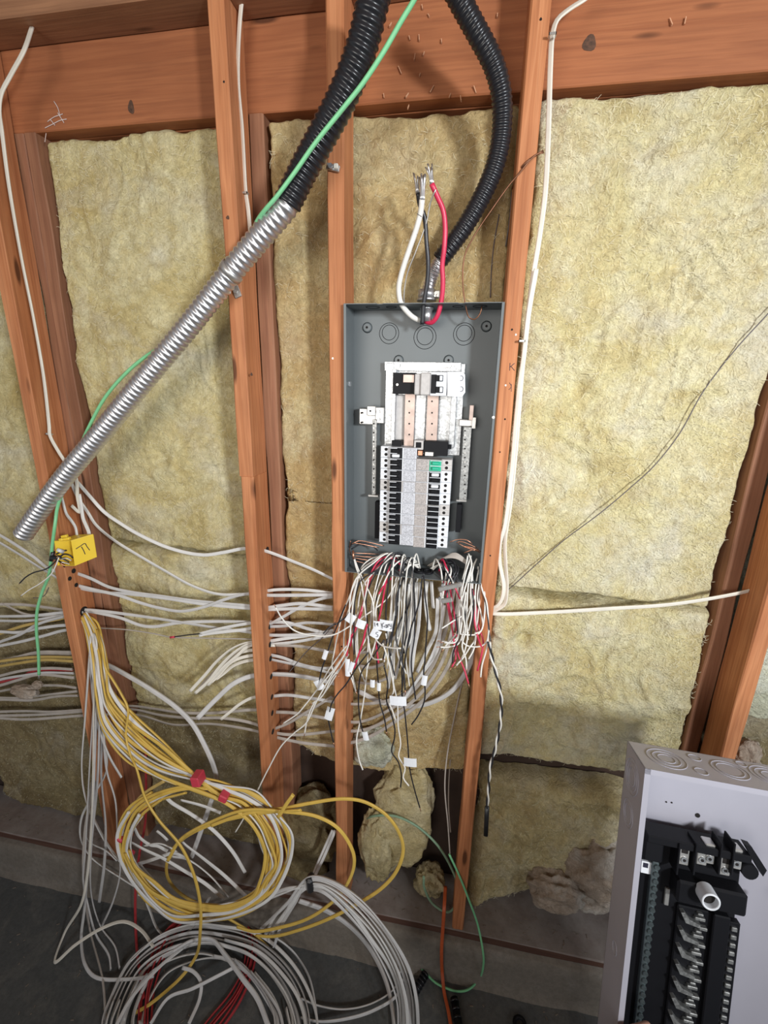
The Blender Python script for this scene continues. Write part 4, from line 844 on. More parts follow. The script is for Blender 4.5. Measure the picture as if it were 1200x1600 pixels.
# ------------------------------------------------------------------ wire bunch under the grey panel
def Yw(): return -.03 - random.random() * .045
ws = [
 ('w', '552,866,.01 556,885 563,905 569,940 573,980 577,1010 580,1025 586,1030 597,1030', 'white wire from panel left corner, hooking right at its tip, upper strand'),
 ('w', '552,868,.01 560,890 572,915 583,942 584,980 587,998 596,1008 610,1012 626,1013', 'white wire from panel left corner bending right level with the inked tag'),
 ('w', '625,866,.03 600,865 585,875 565,890 553,915 545,935 535,960 528,990 522,1020 519,1045 526,1053', 'white wire passing in front of third stud left of red wires, hook tip'),
 ('w', '600,868,.03 580,873 566,885 557,910 550,940 542,962 538,990 538,1020 545,1050 550,1062 556,1080', 'white wire close right of the hook tipped one'),
 ('w', '640,876,.03 620,875 607,878 598,900 590,920 585,940 580,970 576,990 574,1040 568,1095 562,1130 557,1158 562,1190 567,1203', 'long white wire snaking down right of third stud'),
 ('w', '650,878,.03 638,884 626,900 618,912 605,935 590,948 570,962 550,976 520,992 490,993 460,985 440,965 431,949', 'white wire swinging far left to a tip beside spliced stud'),
 ('w', '655,882,.03 640,884 633,905 628,930 615,960 611,1000 612,1040 615,1067 621,1100 622,1133 626,1163 623,1182 633,1200 630,1215 639,1228', 'longest wavy white wire down the middle, past the big tag'),
 ('w', '560,900 552,940 548,980 543,1012 515,1060 495,1095 478,1130 460,1145 440,1165 420,1200 400,1240 380,1280 368,1300', 'very long white wire slanting down left towards the coil'),
 ('w', '556,960 548,1000 535,1017 515,1045 505,1062', 'white wire upper end leaving the bunch to the left flag tag'),
 ('w', '540,1020 520,1048 500,1072 478,1100 465,1115 443,1130', 'white wire ending left of third stud with bare tip, upper'),
 ('w', '545,1022 525,1055 505,1085 490,1100 480,1125 476,1146', 'white wire ending left of third stud with bare tip, lower'),
 ('w', '530,1045 518,1060 503,1088 488,1099', 'short white wire ending in a small hook left of third stud'),
 ('b', '600,1040 606,1070 604,1095 612,1118 617,1140 616,1155 612,1175 622,1190 627,1210 626,1230', 'black wavy wire alongside the longest white wire'),
 ('w', '598,1005 606,1030 613,1060 615,1080 608,1097 613,1110 618,1125', 'crinkled white wire running into the big paper tag'),
 ('b', '655,888,.03 645,920 637,950 628,965 620,985 619,1000 625,1020 631,1050 633,1078', 'black wire with copper tip in the middle of the bunch'),
 ('b', '594,890,.02 588,930 592,960 592,985 590,1010 589,1040 591,1065 592,1085 594,1100 600,1120 604,1143', 'black wire through the folded white tag, copper tipped'),
 ('b', '640,884,.03 630,905 620,930 618,965', 'black wire curving beside the white central wires'),
 ('b', '575,880,.02 560,915 548,955 530,972 515,980 505,990', 'black wire crossing third stud to the left'),
 ('b', '540,945 528,975 518,1000 510,1025 503,1045 498,1068', 'black wire running through the upper small tag left of third stud'),
 ('b', '575,1020 556,1045 540,1070 527,1085 518,1100 515,1112', 'black wire crossing third stud down to the kite shaped tag'),
 ('b', '510,1112 513,1125 518,1148 521,1160', 'short black wire hanging under the kite shaped tag, copper tipped'),
 ('b', '600,1000 580,1030 565,1050 560,1090 562,1120 566,1140 571,1156', 'thin black wire down to the small pinkish tag'),
 ('r', '612,870,.03 600,871 590,878 578,900 572,920 567,945 562,960 555,985 545,1000 542,1025', 'red wire arching to the left, ending above the white tape tag'),
 ('r', '620,872,.03 604,874 588,888 578,908 570,935 564,960 553,985 547,1010', 'second red wire arching left beside the first'),
 ('r', '574,975 570,990 568,1000 562,1018 553,1045', 'red wire lower stretch ending at white tape tag'),
 ('r', '625,890,.03 610,905 600,915 592,928', 'short pinkish red wire inside the left bunch'),
 ('b', '662,895 664,930 668,965 666,1000 664,1030 662,1055 664,1075 663,1095 652,1120 643,1132', 'black wire with small square tag, right of the big tag'),
 ('b', '660,900 655,940 640,990 632,1040 628,1080', 'black wire behind the square tag wire'),
 ('b', '627,1080 632,1110 637,1160 640,1200 648,1235 656,1262', 'thin black wire hanging below the rectangular tag to a pale tip'),
 ('w', '572,1010 556,1030 548,1045 552,1060 556,1082', 'short white wire curling right of white tape tag'),
 ('w', '576,905 569,940 562,965 556,1000 560,1040 570,1065', 'white wire hanging behind the red ones'),
]
for (c, s, l) in ws:
    yy = Yw() if not any(q_ in l for q_ in ('left corner', 'far left', 'longest wavy', 'snaking', 'very long')) else -.088
    cab(c, l, s, yy, yy - .01, tip=.012 if ('tip' in l or 'hook' in l) else 0)
# dense strands arching out of the box bottom left
ends_ = [(556, 905), (560, 912), (566, 918), (573, 930), (582, 940), (588, 948), (596, 950), (603, 955), (610, 960), (617, 968), (622, 972), (629, 975), (635, 985), (641, 975), (648, 990)]
for k, (eu, ev) in enumerate(ends_):
    c = 'wbwbwwrbwbwwbwb'[k]; su = 632 + random.uniform(-14, 26); sv = 882 + random.uniform(-6, 10); top = min(sv, 872 + random.uniform(-9, 6))
    mu = su * .35 + eu * .65; yy = Yw()
    s = '%f,%f,.04 %f,%f,.01 %f,%f %f,%f %f,%f %f,%f' % (su, sv, su * .6 + eu * .4, top, mu, top + 14, eu, ev, eu - 6 + random.uniform(-6, 8), ev + 45, eu - 6 + random.uniform(-10, 12), ev + 60 + random.uniform(0, 60))
    nm = {'w': 'white', 'b': 'black', 'r': 'red'}[c]; cab(c, nm + ' wire arching out of the panel bottom, left half of the bunch', s, yy, group=nm + ' wires arching out, left half')
# white vertical strands in the centre
for k in range(11):
    u = 610 + 3.4 * k; yy = Yw() + .02; e2 = 1010 + random.uniform(-20, 50)
    c = 'wwwbwwbwwbw'[k]; nm = 'white' if c == 'w' else 'black'
    s = '%f,%f,.03 %f,%f %f,%f %f,%f %f,%f' % (u + 12, 892, u + 4, 925, u + random.uniform(-4, 4), 960, u - 4 + random.uniform(-6, 3), 1000, u - 6 + random.uniform(-8, 6), e2)
    cab(c, nm + ' wire hanging straight in the centre of the bunch', s, yy, group=nm + ' wires hanging in the centre')
# jacketed cables going down behind
for k, s in enumerate(('640,912 636,950 625,985 613,1030 606,1075', '645,912 643,950 636,985 628,1020 617,1060', '651,910 649,945 646,975 643,1010 641,1058', '657,910 656,945 653,985 648,1010 643,1050', '667,908 665,930 667,960 672,985', '674,908 675,925 677,950', '690,925 691,960 687,990 679,1015 664,1045 640,1080 628,1098', '684,935 683,965 680,990 668,1015 652,1050', '694,945 688,985 684,1012 672,1035 650,1062')):
    cab('W', 'white jacketed cable dropping from the panel underside behind the wires', s, .02, .01 + .006 * (k % 5), group='jacketed cables below the panel', tw=.7)
# right bunch
rb = [
 ('w', '732,865,.02 737,880 732,900 725,925 718,955 717,985 712,1003 694,1004', 'white wire bending left to a short level tip, lowest of three'),
 ('w', '731,868,.02 728,885 722,910 718,950 719,975 715,995 705,1003 690,1002', 'white wire bending left to a short level tip, middle of three'),
 ('w', '735,868,.02 738,900 738,925 736,945 725,960 707,971 690,982', 'thick white wire crossing in front, pointing down left'),
 ('w', '745,873,.02 740,885 737,900 735,930 737,960 732,985 728,1010 722,1028 713,1040', 'white wire with bare copper tip, straight down in right bunch'),
 ('w', '748,890,.01 743,920 743,960 742,1000 735,1010 722,1030 716,1036', 'white wire curving left low in right bunch'),
 ('w', '750,895,.01 753,920 760,940 763,970 763,995 760,1015 753,1040 751,1058', 'white wire on the right rim of the right bunch'),
 ('w', '750,905,.01 746,935 752,960 754,980 748,990 735,992 715,990', 'white wire looping back left, upper short level tip'),
 ('w', '742,930 728,975 722,1000 728,1008 750,1010 760,1003 764,985', 'white wire forming a shallow U at the right bunch'),
 ('w', '728,925 724,960 727,985 722,1010 728,1030 729,1045', 'white wire with copper tip below the shallow U'),
 ('w', '722,930 715,960 715,985 705,1000 697,1008 693,1014', 'white wire ending at lower left with bare tip'),
 ('w', '739,880,.02 731,920 727,950 724,985 716,1006 700,1011 688,1011', 'white wire hooking left, lowest level tip'),
 ('w', '747,885,.02 750,930 747,960 744,990 740,1015 732,1030', 'white wire second from the right rim'),
 ('w', '742,878,.02 733,905 730,940 729,970 731,1000', 'white wire between the red ones of right bunch'),
 ('w', '750,880,.02 757,925 757,960 752,985 742,990', 'white wire on the outside bending inward'),
 ('w', '736,868,.02 727,898 721,930 723,960 719,990', 'white wire on the inside of right bunch'),
 ('r', '690,895,.03 696,928 700,950 703,965 707,985 710,1010 712,1030 706,1042', 'red wire thick and straight, left of right bunch, copper tip'),
 ('r', '699,895,.03 705,930 710,960 713,985 715,1020 725,1045 732,1068', 'red wire reaching lowest with two copper tips'),
 ('r', '695,900,.03 700,940 704,960 707,975', 'short red wire beside the tied clamp'),
 ('r', '738,920,.01 745,955 748,980 755,1000 753,1020 746,1048', 'red wire on the right side of right bunch'),
 ('r', '736,915,.01 740,945 742,975 748,1000 752,1010', 'red wire hidden among the right white wires'),
 ('b', '712,960 715,1000 708,1020 707,1036', 'black wire beside the lowest red wire'),
 ('b', '745,890,.01 757,935 762,965 766,1000 768,1018', 'black wire on the right rim over fourth stud'),
 ('b', '738,920 740,950 738,975 735,995', 'black wire deep in right bunch'),
 ('b', '724,940 727,965 726,990', 'black wire left of centre in right bunch'),
]
for c, s, l in rb:
    yy = Yw(); cab(c, l, s, yy, yy - .008, tip=.012 if 'tip' in l else 0)
for k in range(12):
    u0 = 690 + random.uniform(-12, 20); c = 'bbwbbwbwbrbw'[k]; nm = {'w': 'white', 'b': 'black', 'r': 'red'}[c]; e_ = (700 + random.uniform(-14, 22), 915 + random.uniform(-10, 30))
    cab(c, nm + ' wire bent over the panel bottom edge, right half', '%f,%f,.05 %f,%f,.03 %f,%f,.0 %f,%f' % (668 + random.uniform(0, 20), 892 + random.uniform(-5, 5), u0, 880 + random.uniform(-8, 4), u0 + 8, 890, *e_), -.02, group=nm + ' wires over panel edge, right half')
for k in range(6): cab('D', 'tan wire arching inside the panel bottom, right half', '%f,%f,.06 %f,%f,.04 %f,%f,.03 %f,%f,.03' % (668 + 3 * k, 884 + k, 690 + 2 * k, 873 - k, 712, 872 - 1.5 * k, 733, 884 - k), .05, .03, group='tan wires arching inside panel', prof=round_prof(.002))
# copper grounds
for k, s in enumerate(('703,847 715,843 730,844 738,850', '713,848 720,846 732,850 745,856', '716,849 730,856 745,861', '722,853 735,855 752,862', '725,864 735,860 748,858', '724,855 740,857 750,864')): cab('c', 'bare copper wire end at the right bottom inside the panel', s, .01, group='copper ends inside panel right')
for k, s in enumerate(('550,850 560,845 580,848 600,853', '553,864 575,865 592,866', '553,868 570,870 590,870', '555,872 575,875 595,873', '548,845 546,858 549,868', '552,848 570,851 592,856', '554,876 572,880 588,878')): cab('c', 'bare copper wire strand at the left bottom inside the panel', s, .01, .04, group='copper strands inside panel left')
for k, s in enumerate(('547,852 560,846 578,850 590,860', '545,855 555,850 570,853', '549,858 565,850 585,854', '543,848 541,842')): cab('b', 'black wire end at the left bottom corner inside the panel', s, .02, .04, group='black wire ends inside panel left')
o = MB().cyl(un(551.5, 860, -.005), un(552.5, 874, -.012), .0032, 10).build('wire_ferrule', M['cu']); tag(o, 'copper crimp ferrule on white wires at panel left bottom corner', 'ferrule')
# black cable connectors at panel bottom
for k, (u, v) in enumerate(((655, 893), (668, 895), (700, 888))):
    p = un(u, v, .03); o = MB().ring((p[0], p[1], ZB + .004), (0, 0, 1), .013, .004).build('cable_connector', M['blkp']); tag(o, 'black ring connector in the panel bottom among the wires', 'connector', 'black connectors in panel bottom')
# tied clamp
for (u, v, a_, l) in ((703, 917, -.35, 'upper grey clamp bar tying wires below the panel right half'), (698, 938, -.3, 'lower short clamp below the grey clamp bar')):
    p = Vector(un(u, v, -.07)); o = MB().box(-.03 if a_ == -.35 else -.014, .03 if a_ == -.35 else .014, -.004, .004, -.006, .006, c=.002, M=Matrix.Translation(p) @ Matrix.Rotation(a_, 4, 'Y')).build('wire_clamp', M['tin']); tag(o, l, 'clamp')
    MB().cyl(p + Vector((-.018, -.009, .006)), p + Vector((-.018, 0, .006)), .0035, 8).build('screw_head', M['steel'], o)
# twisted pair
cl = catmull(parse('764,1003 768,1025 776,1055 783,1088 782,1128 775,1165 766,1200 763,1240 761,1262', -.05, -.06), .004)
L = np.concatenate([[0], np.cumsum(np.linalg.norm(np.diff(cl, axis=0), axis=1))])
for k, (c, l) in enumerate((('w', 'white wire twisted with the black one, hanging right of fourth stud'), ('b', 'black wire twisted with the white one, hanging right of fourth stud'))):
    ph = L / .085 * 6.283 + math.pi * k
    cab(c, l, '', pts=(cl + np.stack([np.cos(ph) * .0026, np.sin(ph) * .0026, 0 * ph], 1))[::2], prof=round_prof(.0026))
o = MB().sweep(parse('761,1260 760,1282 759,1306', -.06, -.06), [(.0065 * math.cos(a), .003 * math.sin(a)) for a in np.linspace(0, 6.283, 9)[:-1]]).build('tape_end', M['tape']); tag(o, 'black taped end of the twisted pair', 'tape')
# tags
def papertag(u, v, Y, w_, h_, ang, label, fold=.002, writing=None):
    p = Vector(un(u, v, Y)); k = 1 / 560.0; W_, H_ = w_ * k, h_ * k; m = Matrix.Translation(p) @ Matrix.Rotation(ang, 4, 'Y'); mb = MB(); n = 5; vs = []
    for i in range(n):
        x = -W_ / 2 + W_ * i / (n - 1); yb_ = fold * math.sin(i / (n - 1) * 3.1)
        for (zz, dy) in ((-H_ / 2, 0), (H_ / 2, 0), (H_ / 2, .0007), (-H_ / 2, .0007)): vs.append(m @ Vector((x, -yb_ + dy, zz)))
    fs = [(i * 4 + j, i * 4 + (j + 1) % 4, (i + 1) * 4 + (j + 1) % 4, (i + 1) * 4 + j) for i in range(n - 1) for j in range(4)] + [(0, 1, 2, 3), (16, 17, 18, 19)]
    o = mb.add(vs, fs).build('paper_tag', M['paper'], loc=p); tag(o, label, 'tag')
    if writing:
        for st_ in writing: MB().sweep(catmull([un(a, b, Y - .0035) for a, b in st_], .0015), round_prof(.0006, 5)).build('handwriting', M['ink'], o)
    return o
papertag(548, 966, -.085, 13, 15, .5, 'grey-white tag on the red wires, upper of two over third stud edge')
papertag(564, 975, -.088, 13, 14, .3, 'bluish white tag on the diagonal white wire right of third stud')
kary = [[(596, 974), (597.5, 982)], [(600, 973), (597, 977.5), (601, 980)], [(603.5, 976), (601.5, 979), (604, 981), (604.5, 976), (605, 981)], [(606.3, 975.5), (606.6, 980.5)], [(606.3, 977), (608, 975.2)], [(609, 975), (609.3, 978.5), (611.5, 978.5), (611.8, 974.5), (611.5, 982.5), (609.5, 983)]]
papertag(603, 977, -.088, 19, 17, .05, 'tag with handwritten word in the middle of the wire bunch', writing=kary)
papertag(589, 977, -.087, 11, 14, .0, 'small tag with inked number left of the handwritten word tag', writing=[[(585.5, 973), (586.2, 979)], [(590, 974), (588.3, 975.5), (590, 977), (590.3, 973.5), (590.8, 979)]])
papertag(587, 990, -.087, 14, 14, .4, 'tag with an inked S curve below the number tag', writing=[[(591, 988), (588, 988.5), (588, 991), (590.5, 992), (590, 995), (587.5, 995)]])
papertag(508, 1023, -.06, 7, 17, .3, 'narrow tag on the black wire left of third stud')
papertag(499, 1070, -.06, 14, 17, -.5, 'folded flag tag left of third stud, below the narrow one')
papertag(515, 1115, -.06, 13, 25, .25, 'kite shaped tag against left side of third stud')
papertag(543, 1043, -.09, 7, 30, .0, 'tall white tape tag on third stud under the red wires'); papertag(549, 1042, -.092, 7, 18, .3, 'small white tape piece beside the tall white tape tag')
papertag(582, 1068, -.085, 7, 13, .0, 'left half of the folded tag pair right of third stud'); papertag(592, 1073, -.09, 6, 14, .0, 'right half of the folded tag pair right of third stud')
papertag(622, 1095, -.095, 25, 16, -.08, 'biggest paper tag on the wavy wires'); papertag(663, 1063, -.085, 8, 17, .1, 'small square tag on black wire, right of the biggest tag')
papertag(571, 1150, -.085, 9, 16, -.2, 'small pinkish tag low beside third stud'); papertag(641, 1191, -.085, 20, 16, -.05, 'rectangular blank tag, lowest of all the tags')

# ------------------------------------------------------------------ yellow outlet box on the leftmost stud
OB = empty('outlet_box', Vector(un(115, 880, -.03)), 'yellow metal outlet box marked with a letter, on leftmost stud', 'outlet box')
A_, B_, C_, D_ = Vector(un(111, 845.3, -.085)), Vector(un(145.3, 835.2, -.045)), Vector(un(150.8, 870.5, -.045)), Vector(un(116.9, 884.3, -.085))
E_, H_ = Vector(un(85, 846, -.07)), Vector(un(90, 884, -.07)); dv = B_ - A_; E2 = E_ + dv; H2 = H_ + dv
def plateq(q, th, name, mat=M['yel']):
    n = (q[1] - q[0]).cross(q[2] - q[0]).normalized() * th; return MB().prism(q, n).build(name, mat, OB)
fF = plateq([A_, B_, C_, D_], .0015, 'marked_side'); plateq([A_, B_, E2, E_], .0015, 'box_top'); plateq([D_, C_, H2, H_], .0015, 'box_bottom'); plateq([E_, E2, H2, H_], .0015, 'inner_side'); plateq([B_, C_, H2, E2], .0015, 'box_back')
off = Vector((.0, -.0022, .0))
def onF(u, v):                          # point on the marked side through the pixel
    n = (B_ - A_).cross(D_ - A_); d_ = Vector(RM.T @ np.array([(u - 600) / FPX, (v - 800) / FPX, 1.0])); c_ = Vector(CAM); return c_ + d_ * ((A_ - c_).dot(n) / d_.dot(n)) + off * .4
for st_ in ([(119, 857.5), (126, 853), (133, 849), (136, 853.5), (140.5, 859.5)], [(127.5, 854), (131, 860), (133.5, 866)]):
    MB().sweep(catmull([np.array(onF(*p)) for p in st_], .002), round_prof(.0011, 6)).build('lettering', M['ink'], fF)
for (u, v, Y, sx) in ((101, 838, -.06, .010), (104, 842, -.07, .012), (96, 843, -.07, .006)):
    p = Vector(un(u, v, Y)); MB().box(-sx, sx, -.004, .004, -.004, .004, c=.001, M=Matrix.Translation(p) @ Matrix.Rotation(-.25, 4, 'Y')).build('mounting_ear', M['yel'], OB)
p = Vector(un(98.5, 862, -.075)); MB().cyl(p, p + Vector((-.004, -.012, .010)), .0065, 12, r1=.0045).build('wire_nut', M['brk'], OB)
for k, (s, m_) in enumerate((('92,872 100,866 110,868 114,872', 'bw'), ('95,874 104,872 112,876', 'tin'), ('90,868 98,873 108,878', 'bw'), ('88,872 93,869 97,868', 'cu'), ('96,878 104,880 110,882', 'tin'), ('94,880 102,884 112,884', 'cu'), ('88,866 96,862 104,860', 'bw'), ('91,876 97,880 101,886', 'blkp'))):
    MB().sweep(catmull(parse(s, -.078, -.07), .003), round_prof(.0022)).build('wire_bit', M[m_], OB)
cab('b', 'black wire poking down left out of the yellow box', '92,870 84,880 72,889 52,895 40,902 31,911', -.08, -.07, tip=.006)
cab('w', 'white wire poking down left out of the yellow box', '92,871 88,882 80,897 62,912 45,922 33,931', -.085, -.09, tip=.004, prof=round_prof(.0017))
cab('t', 'thin brown copper wire below the yellow box, crossing green wire', '76,918 70,930 60,934 52,934', -.03)
p = Vector(un(85, 871, -.075)); o = MB().box(-.012, .012, -.006, .006, -.005, .005, c=.002, M=Matrix.Translation(p)).build('tape_lump', M['tape']); tag(o, 'lump of black tape between green wire and yellow box', 'tape')

# ------------------------------------------------------------------ white panel at lower right
def rot3(a, b, c): return Matrix.Rotation(a, 4, 'Z') @ Matrix.Rotation(b, 4, 'X') @ Matrix.Rotation(c, 4, 'Y')
PM = Matrix.Translation(Vector((.6653, -.3545, -.8531 + ZF))) @ rot3(-.0329, -.2431, .0132)
HT = 1.285; PW = .365; PD = .098
WPo = PM @ Vector((PW / 2, PD, -HT))
WP = empty('electrical_panel', WPo, 'white enclosure panel with black interior, standing in front at right', 'electrical panel')
def wb(x0, x1, y0, y1, z0, z1, name, mat, parent=WP, c=.0006): return MB().box(x0, x1, y0, y1, z0, z1, c=c, M=PM).build(name, mat, parent)
t_ = .0016; mb = MB()
mb.box(0, PW, PD - t_, PD, -HT, 0, M=PM); mb.box(0, t_, 0, PD, -HT, 0, M=PM); mb.box(PW - t_, PW, 0, PD, -HT, 0, M=PM); mb.box(0, PW, 0, PD, -t_, 0, M=PM); mb.box(0, PW, 0, PD, -HT, -HT + t_, M=PM)
mb.box(0, .010, -.001, .0006, -HT, 0, M=PM); mb.box(0, PW, -.001, .0006, -.010, 0, M=PM); mb.build('enclosure', M['pnl'], WP)
def arcs(face, a, b, rs, name='knockout'):
    for R_ in rs:
        m = MB(); 
        if face == 'top': m.ring((a, b, .0003), (0, 0, 1), R_, .0009, 36, 6, M=PM)
        else: m.ring((-.0003, b, a), (1, 0, 0), R_, .0009, 36, 6, M=PM)
        m.build(name, M['pnl'], WP)
for (a, b, rs) in ((.055, .05, (.034, .024, .015)), (.165, .05, (.03, .022)), (.235, .055, (.032, .024, .014)), (.315, .05, (.03, .02)), (.105, .025, (.011,)), (.115, .075, (.011,)), (.275, .02, (.011,)), (.2, .082, (.009,))): arcs('top', a, b, rs)
for (a, b, rs) in ((-.05, .055, (.034, .026, .017)), (-.125, .055, (.026, .018)), (-.40, .05, (.012,))): arcs('side', a, b, rs)
def wp(u, v, y):                        # local coordinates on the panel's plane y through a pixel
    inv = PM.inverted(); o_ = inv @ Vector(CAM); d_ = inv.to_3x3() @ Vector(RM.T @ np.array([(u - 600) / FPX, (v - 800) / FPX, 1.0])); return o_ + d_ * ((y - o_.y) / d_.y)
yb = PD - .002
for (u, v, r_) in ((1090, 1274, .0045), (1041, 1253, .0016), (1049.5, 1254, .0016)): p = wp(u, v, yb); MB().cyl((p.x, yb - .0008, p.z), (p.x, yb + .0005, p.z), r_, 12, M=PM).build('mount_hole', M['dark'], WP)
def wq(u0, v0, u1, v1, y0, y1, name, mat, parent=WP, c=.001):
    p = wp(u0, v0, y0); q_ = wp(u1, v1, y0); return MB().box(p.x, q_.x, y0, y1, p.z, q_.z, c=c, M=PM).build(name, mat, parent)
TL = wp(1008, 1293, .05); TR = wp(1167, 1322, .05); zb = -HT + .12; xl, xr = TL.x, TR.x; zt = TL.z
bi = MB().box(xl, xr, .058, .078, zb, zt - .012, c=.003, M=PM).build('black_base', M['blkp'], WP)
MB().box(xl - .002, xr, .030, .075, zt - .016, zt - .001, c=.002, M=PM).build('top_flange', M['blkp'], bi)
# angled arm at the right top
pa, pb_ = wp(1165, 1320, .04), wp(1196, 1360, .04)
MB().prism([(pa.x - .004, .036, pa.z + .003), (pa.x + .008, .036, pa.z + .001), (pb_.x, .036, pb_.z + .003), (pb_.x - .005, .036, pb_.z - .010)], (0, .014, 0), M=PM).build('angled_arm', M['blkp'], bi)
pc = wp(1170, 1360, .045); MB().cyl((pc.x, .040, pc.z), (pc.x, .055, pc.z), .014, 16, M=PM).build('round_boss', M['blkp'], bi)
# main lugs
for (u, v) in ((1070, 1332), (1098, 1332), (1110, 1330), (1134, 1348), (1152, 1338)):
    p = wp(u, v, .038); lg = MB().box(p.x - .010, p.x + .008, .036, .058, p.z - .024, p.z + .014, c=.0015, M=PM).build('main_lug', M['tin'], bi)
    MB().cyl((p.x - .001, .034, p.z - .013), (p.x - .001, .038, p.z - .013), .0058, 12, M=PM).build('lug_screw', M['steel'], lg); MB().cyl((p.x - .001, .0335, p.z - .013), (p.x - .001, .036, p.z - .013), .0030, 6, M=PM).build('lug_socket', M['dark'], lg); MB().box(p.x - .007, p.x + .005, .0352, .038, p.z - .001, p.z + .010, c=.001, M=PM).build('lug_mouth', M['dark'], lg)
for u in (1058, 1084, 1123, 1143): p = wp(u, 1335, .034); MB().box(p.x - .0018, p.x + .0018, .026, .062, p.z - .035, p.z + .026, c=.001, M=PM).build('phase_barrier', M['blkp'], bi)
# raised breaker mount, cap and tube
p0, p1 = wp(1058, 1372, .03), wp(1164, 1428, .03)
MB().box(p0.x, p1.x, .024, .06, p1.z - .004, p0.z, c=.004, M=PM).build('main_cover', M['blkp'], bi)
a = wp(1103, 1396, .02); tb = MB(); tb.cyl((a.x, .028, a.z), (a.x + .0, .002, a.z), .0160, 24, M=PM, cap=False); tb.cyl((a.x, .028, a.z), (a.x, .002, a.z), .0118, 24, M=PM, cap=False); tb.ring((a.x, .002, a.z), (0, 1, 0), .0139, .0022, 24, 6, M=PM); tb.build('white_tube', M['brk'], bi)
MB().cyl((a.x, .012, a.z), (a.x, .014, a.z), .0118, 24, M=PM).build('tube_bore', M['dark'], bi)
# ground bar
g0 = wp(1024, 1345, .05); gw = .010
gb = MB().box(g0.x - .006, g0.x + .006, .046, .058, zb, g0.z, c=.001, M=PM).build('ground_bar', M['gterm'], bi); gb['label'] = 'greenish metal terminal bar'
n = 36
for k in range(n):
    zz = g0.z - .008 - k * .0145; MB().cyl((g0.x + .002, .0425, zz), (g0.x + .002, .047, zz), .0048, 8, M=PM).build('terminal_screw', M['gterm'], gb)
wq(1003, 1345, 1018, 1367, .052, .057, 'barcode_label', M['paper'], bi, .0003); q3 = wp(1009, 1351, .0515)
MB().box(q3.x - .0045, q3.x + .0045, .0512, .052, q3.z - .006, q3.z + .003, M=PM).build('label_print', M['ink'], bi)
# stab rails: central column of curved tin stabs with dark gaps
s0 = wp(1072, 1420, .045)
MB().box(s0.x - .012, s0.x + .050, .050, .062, zb, s0.z + .0, c=.002, M=PM).build('stab_rail', M['blkp'], bi)
for k in range(16):
    zc = s0.z - .018 - k * .0345
    if zc < zb + .02: break
    m = MB(); m.prism([(s0.x - .010, .040, zc + .012), (s0.x - .004, .040, zc + .014), (s0.x + .006, .040, zc + .002), (s0.x + .026, .040, zc - .004), (s0.x + .024, .040, zc - .010), (s0.x + .0, .040, zc - .006)], (0, .010, 0), M=PM).build('bus_stab', M['bar'], bi)
    m = MB(); m.box(s0.x + .016, s0.x + .034, .042, .05, zc + .002, zc + .008, c=.001, M=PM); m.box(s0.x + .024, s0.x + .038, .040, .05, zc - .014, zc - .008, c=.001, M=PM); m.box(s0.x + .020, s0.x + .030, .042, .05, zc + .012, zc + .016, c=.001, M=PM); m.build('stab_clip', M['bar'], bi)
MB().box(s0.x + .046, s0.x + .075, .040, .06, zb, s0.z + .005, c=.002, M=PM).build('centre_cover', M['blkp'], bi)
r0 = wp(1150, 1440, .05); rl = MB().box(r0.x - .012, r0.x + .006, .046, .060, zb, r0.z, c=.001, M=PM).build('right_rail', M['blkp'], bi)
for k in range(34): zz = r0.z - .01 - k * .016; MB().box(r0.x - .010, r0.x + .0, .042, .048, zz - .005, zz + .003, c=.001, M=PM).build('rail_hook', M['bar'], rl)
p = wp(1012, 1300, .04); MB().box(p.x - .004, p.x + .030, .036, .06, p.z - .055, p.z + .0, c=.003, M=PM).build('corner_bracket', M['blkp'], bi)
pq = wp(1042, 1400, .054); MB().box(pq.x - .004, pq.x + .004, .052, .058, pq.z - .018, pq.z + .016, c=.001, M=PM).build('grey_tab', M['tin'], bi)
p = wp(1199, 1410, .06); MB().cyl((p.x + .004, .03, p.z), (p.x + .004, .05, p.z), .006, 12, M=PM).build('red_button', M['rtape'], bi)

# ------------------------------------------------------------------ hand holding the white panel's rim (fingertips only enter the frame)
def skin_chain(chains, name, mat, label):
    verts, edges, rad = [], [], []
    for ch in chains:
        prev = None
        for (p, r) in ch:
            hit = [i for i, q_ in enumerate(verts) if (Vector(q_) - Vector(p)).length < 1e-5]
            if hit: i = hit[0]
            else: verts.append(tuple(p)); rad.append(r); i = len(verts) - 1
            if prev is not None: edges.append((prev, i))
            prev = i
    me = bpy.data.meshes.new(name); base = Vector(verts[0]); me.from_pydata([tuple(Vector(v) - base) for v in verts], edges, [])
    o = bpy.data.objects.new(name, me); COL.objects.link(o); o.location = base
    sk = o.modifiers.new('skin', 'SKIN'); 
    for i, r in enumerate(rad): me.skin_vertices[0].data[i].radius = (r, r) if me.skin_vertices else (r, r)
    me.skin_vertices[0].data[0].use_root = True
    sb = o.modifiers.new('sub', 'SUBSURF'); sb.levels = 2; sb.render_levels = 2; sk.use_smooth_shade = True
    me.materials.append(mat); tag(o, label, 'hand'); return o
def hp(x, y, z_): return tuple(PM @ Vector((x, y, z_)))
zt0 = wp(1035, 1612, -.012).z
wrist = hp(-.06, .02, zt0 - .25); palm = hp(-.042, .01, zt0 - .17)
ch = [[(wrist, .028), (palm, .030)]]
for k, (ln, dz) in enumerate(((.082, .0), (.088, -.021), (.082, -.042), (.068, -.062))):
    kx = -.034; z_ = zt0 - .012 + dz
    ch.append([(palm, .030), (hp(-.026, -.016, z_ - .072), .012), (hp(-.012, -.020, z_ - .012), .0098), (hp(-.012 + ln * .5, -.012, z_ + .001), .0092), (hp(-.012 + ln * .86, .006, z_ - .001), .0078)])
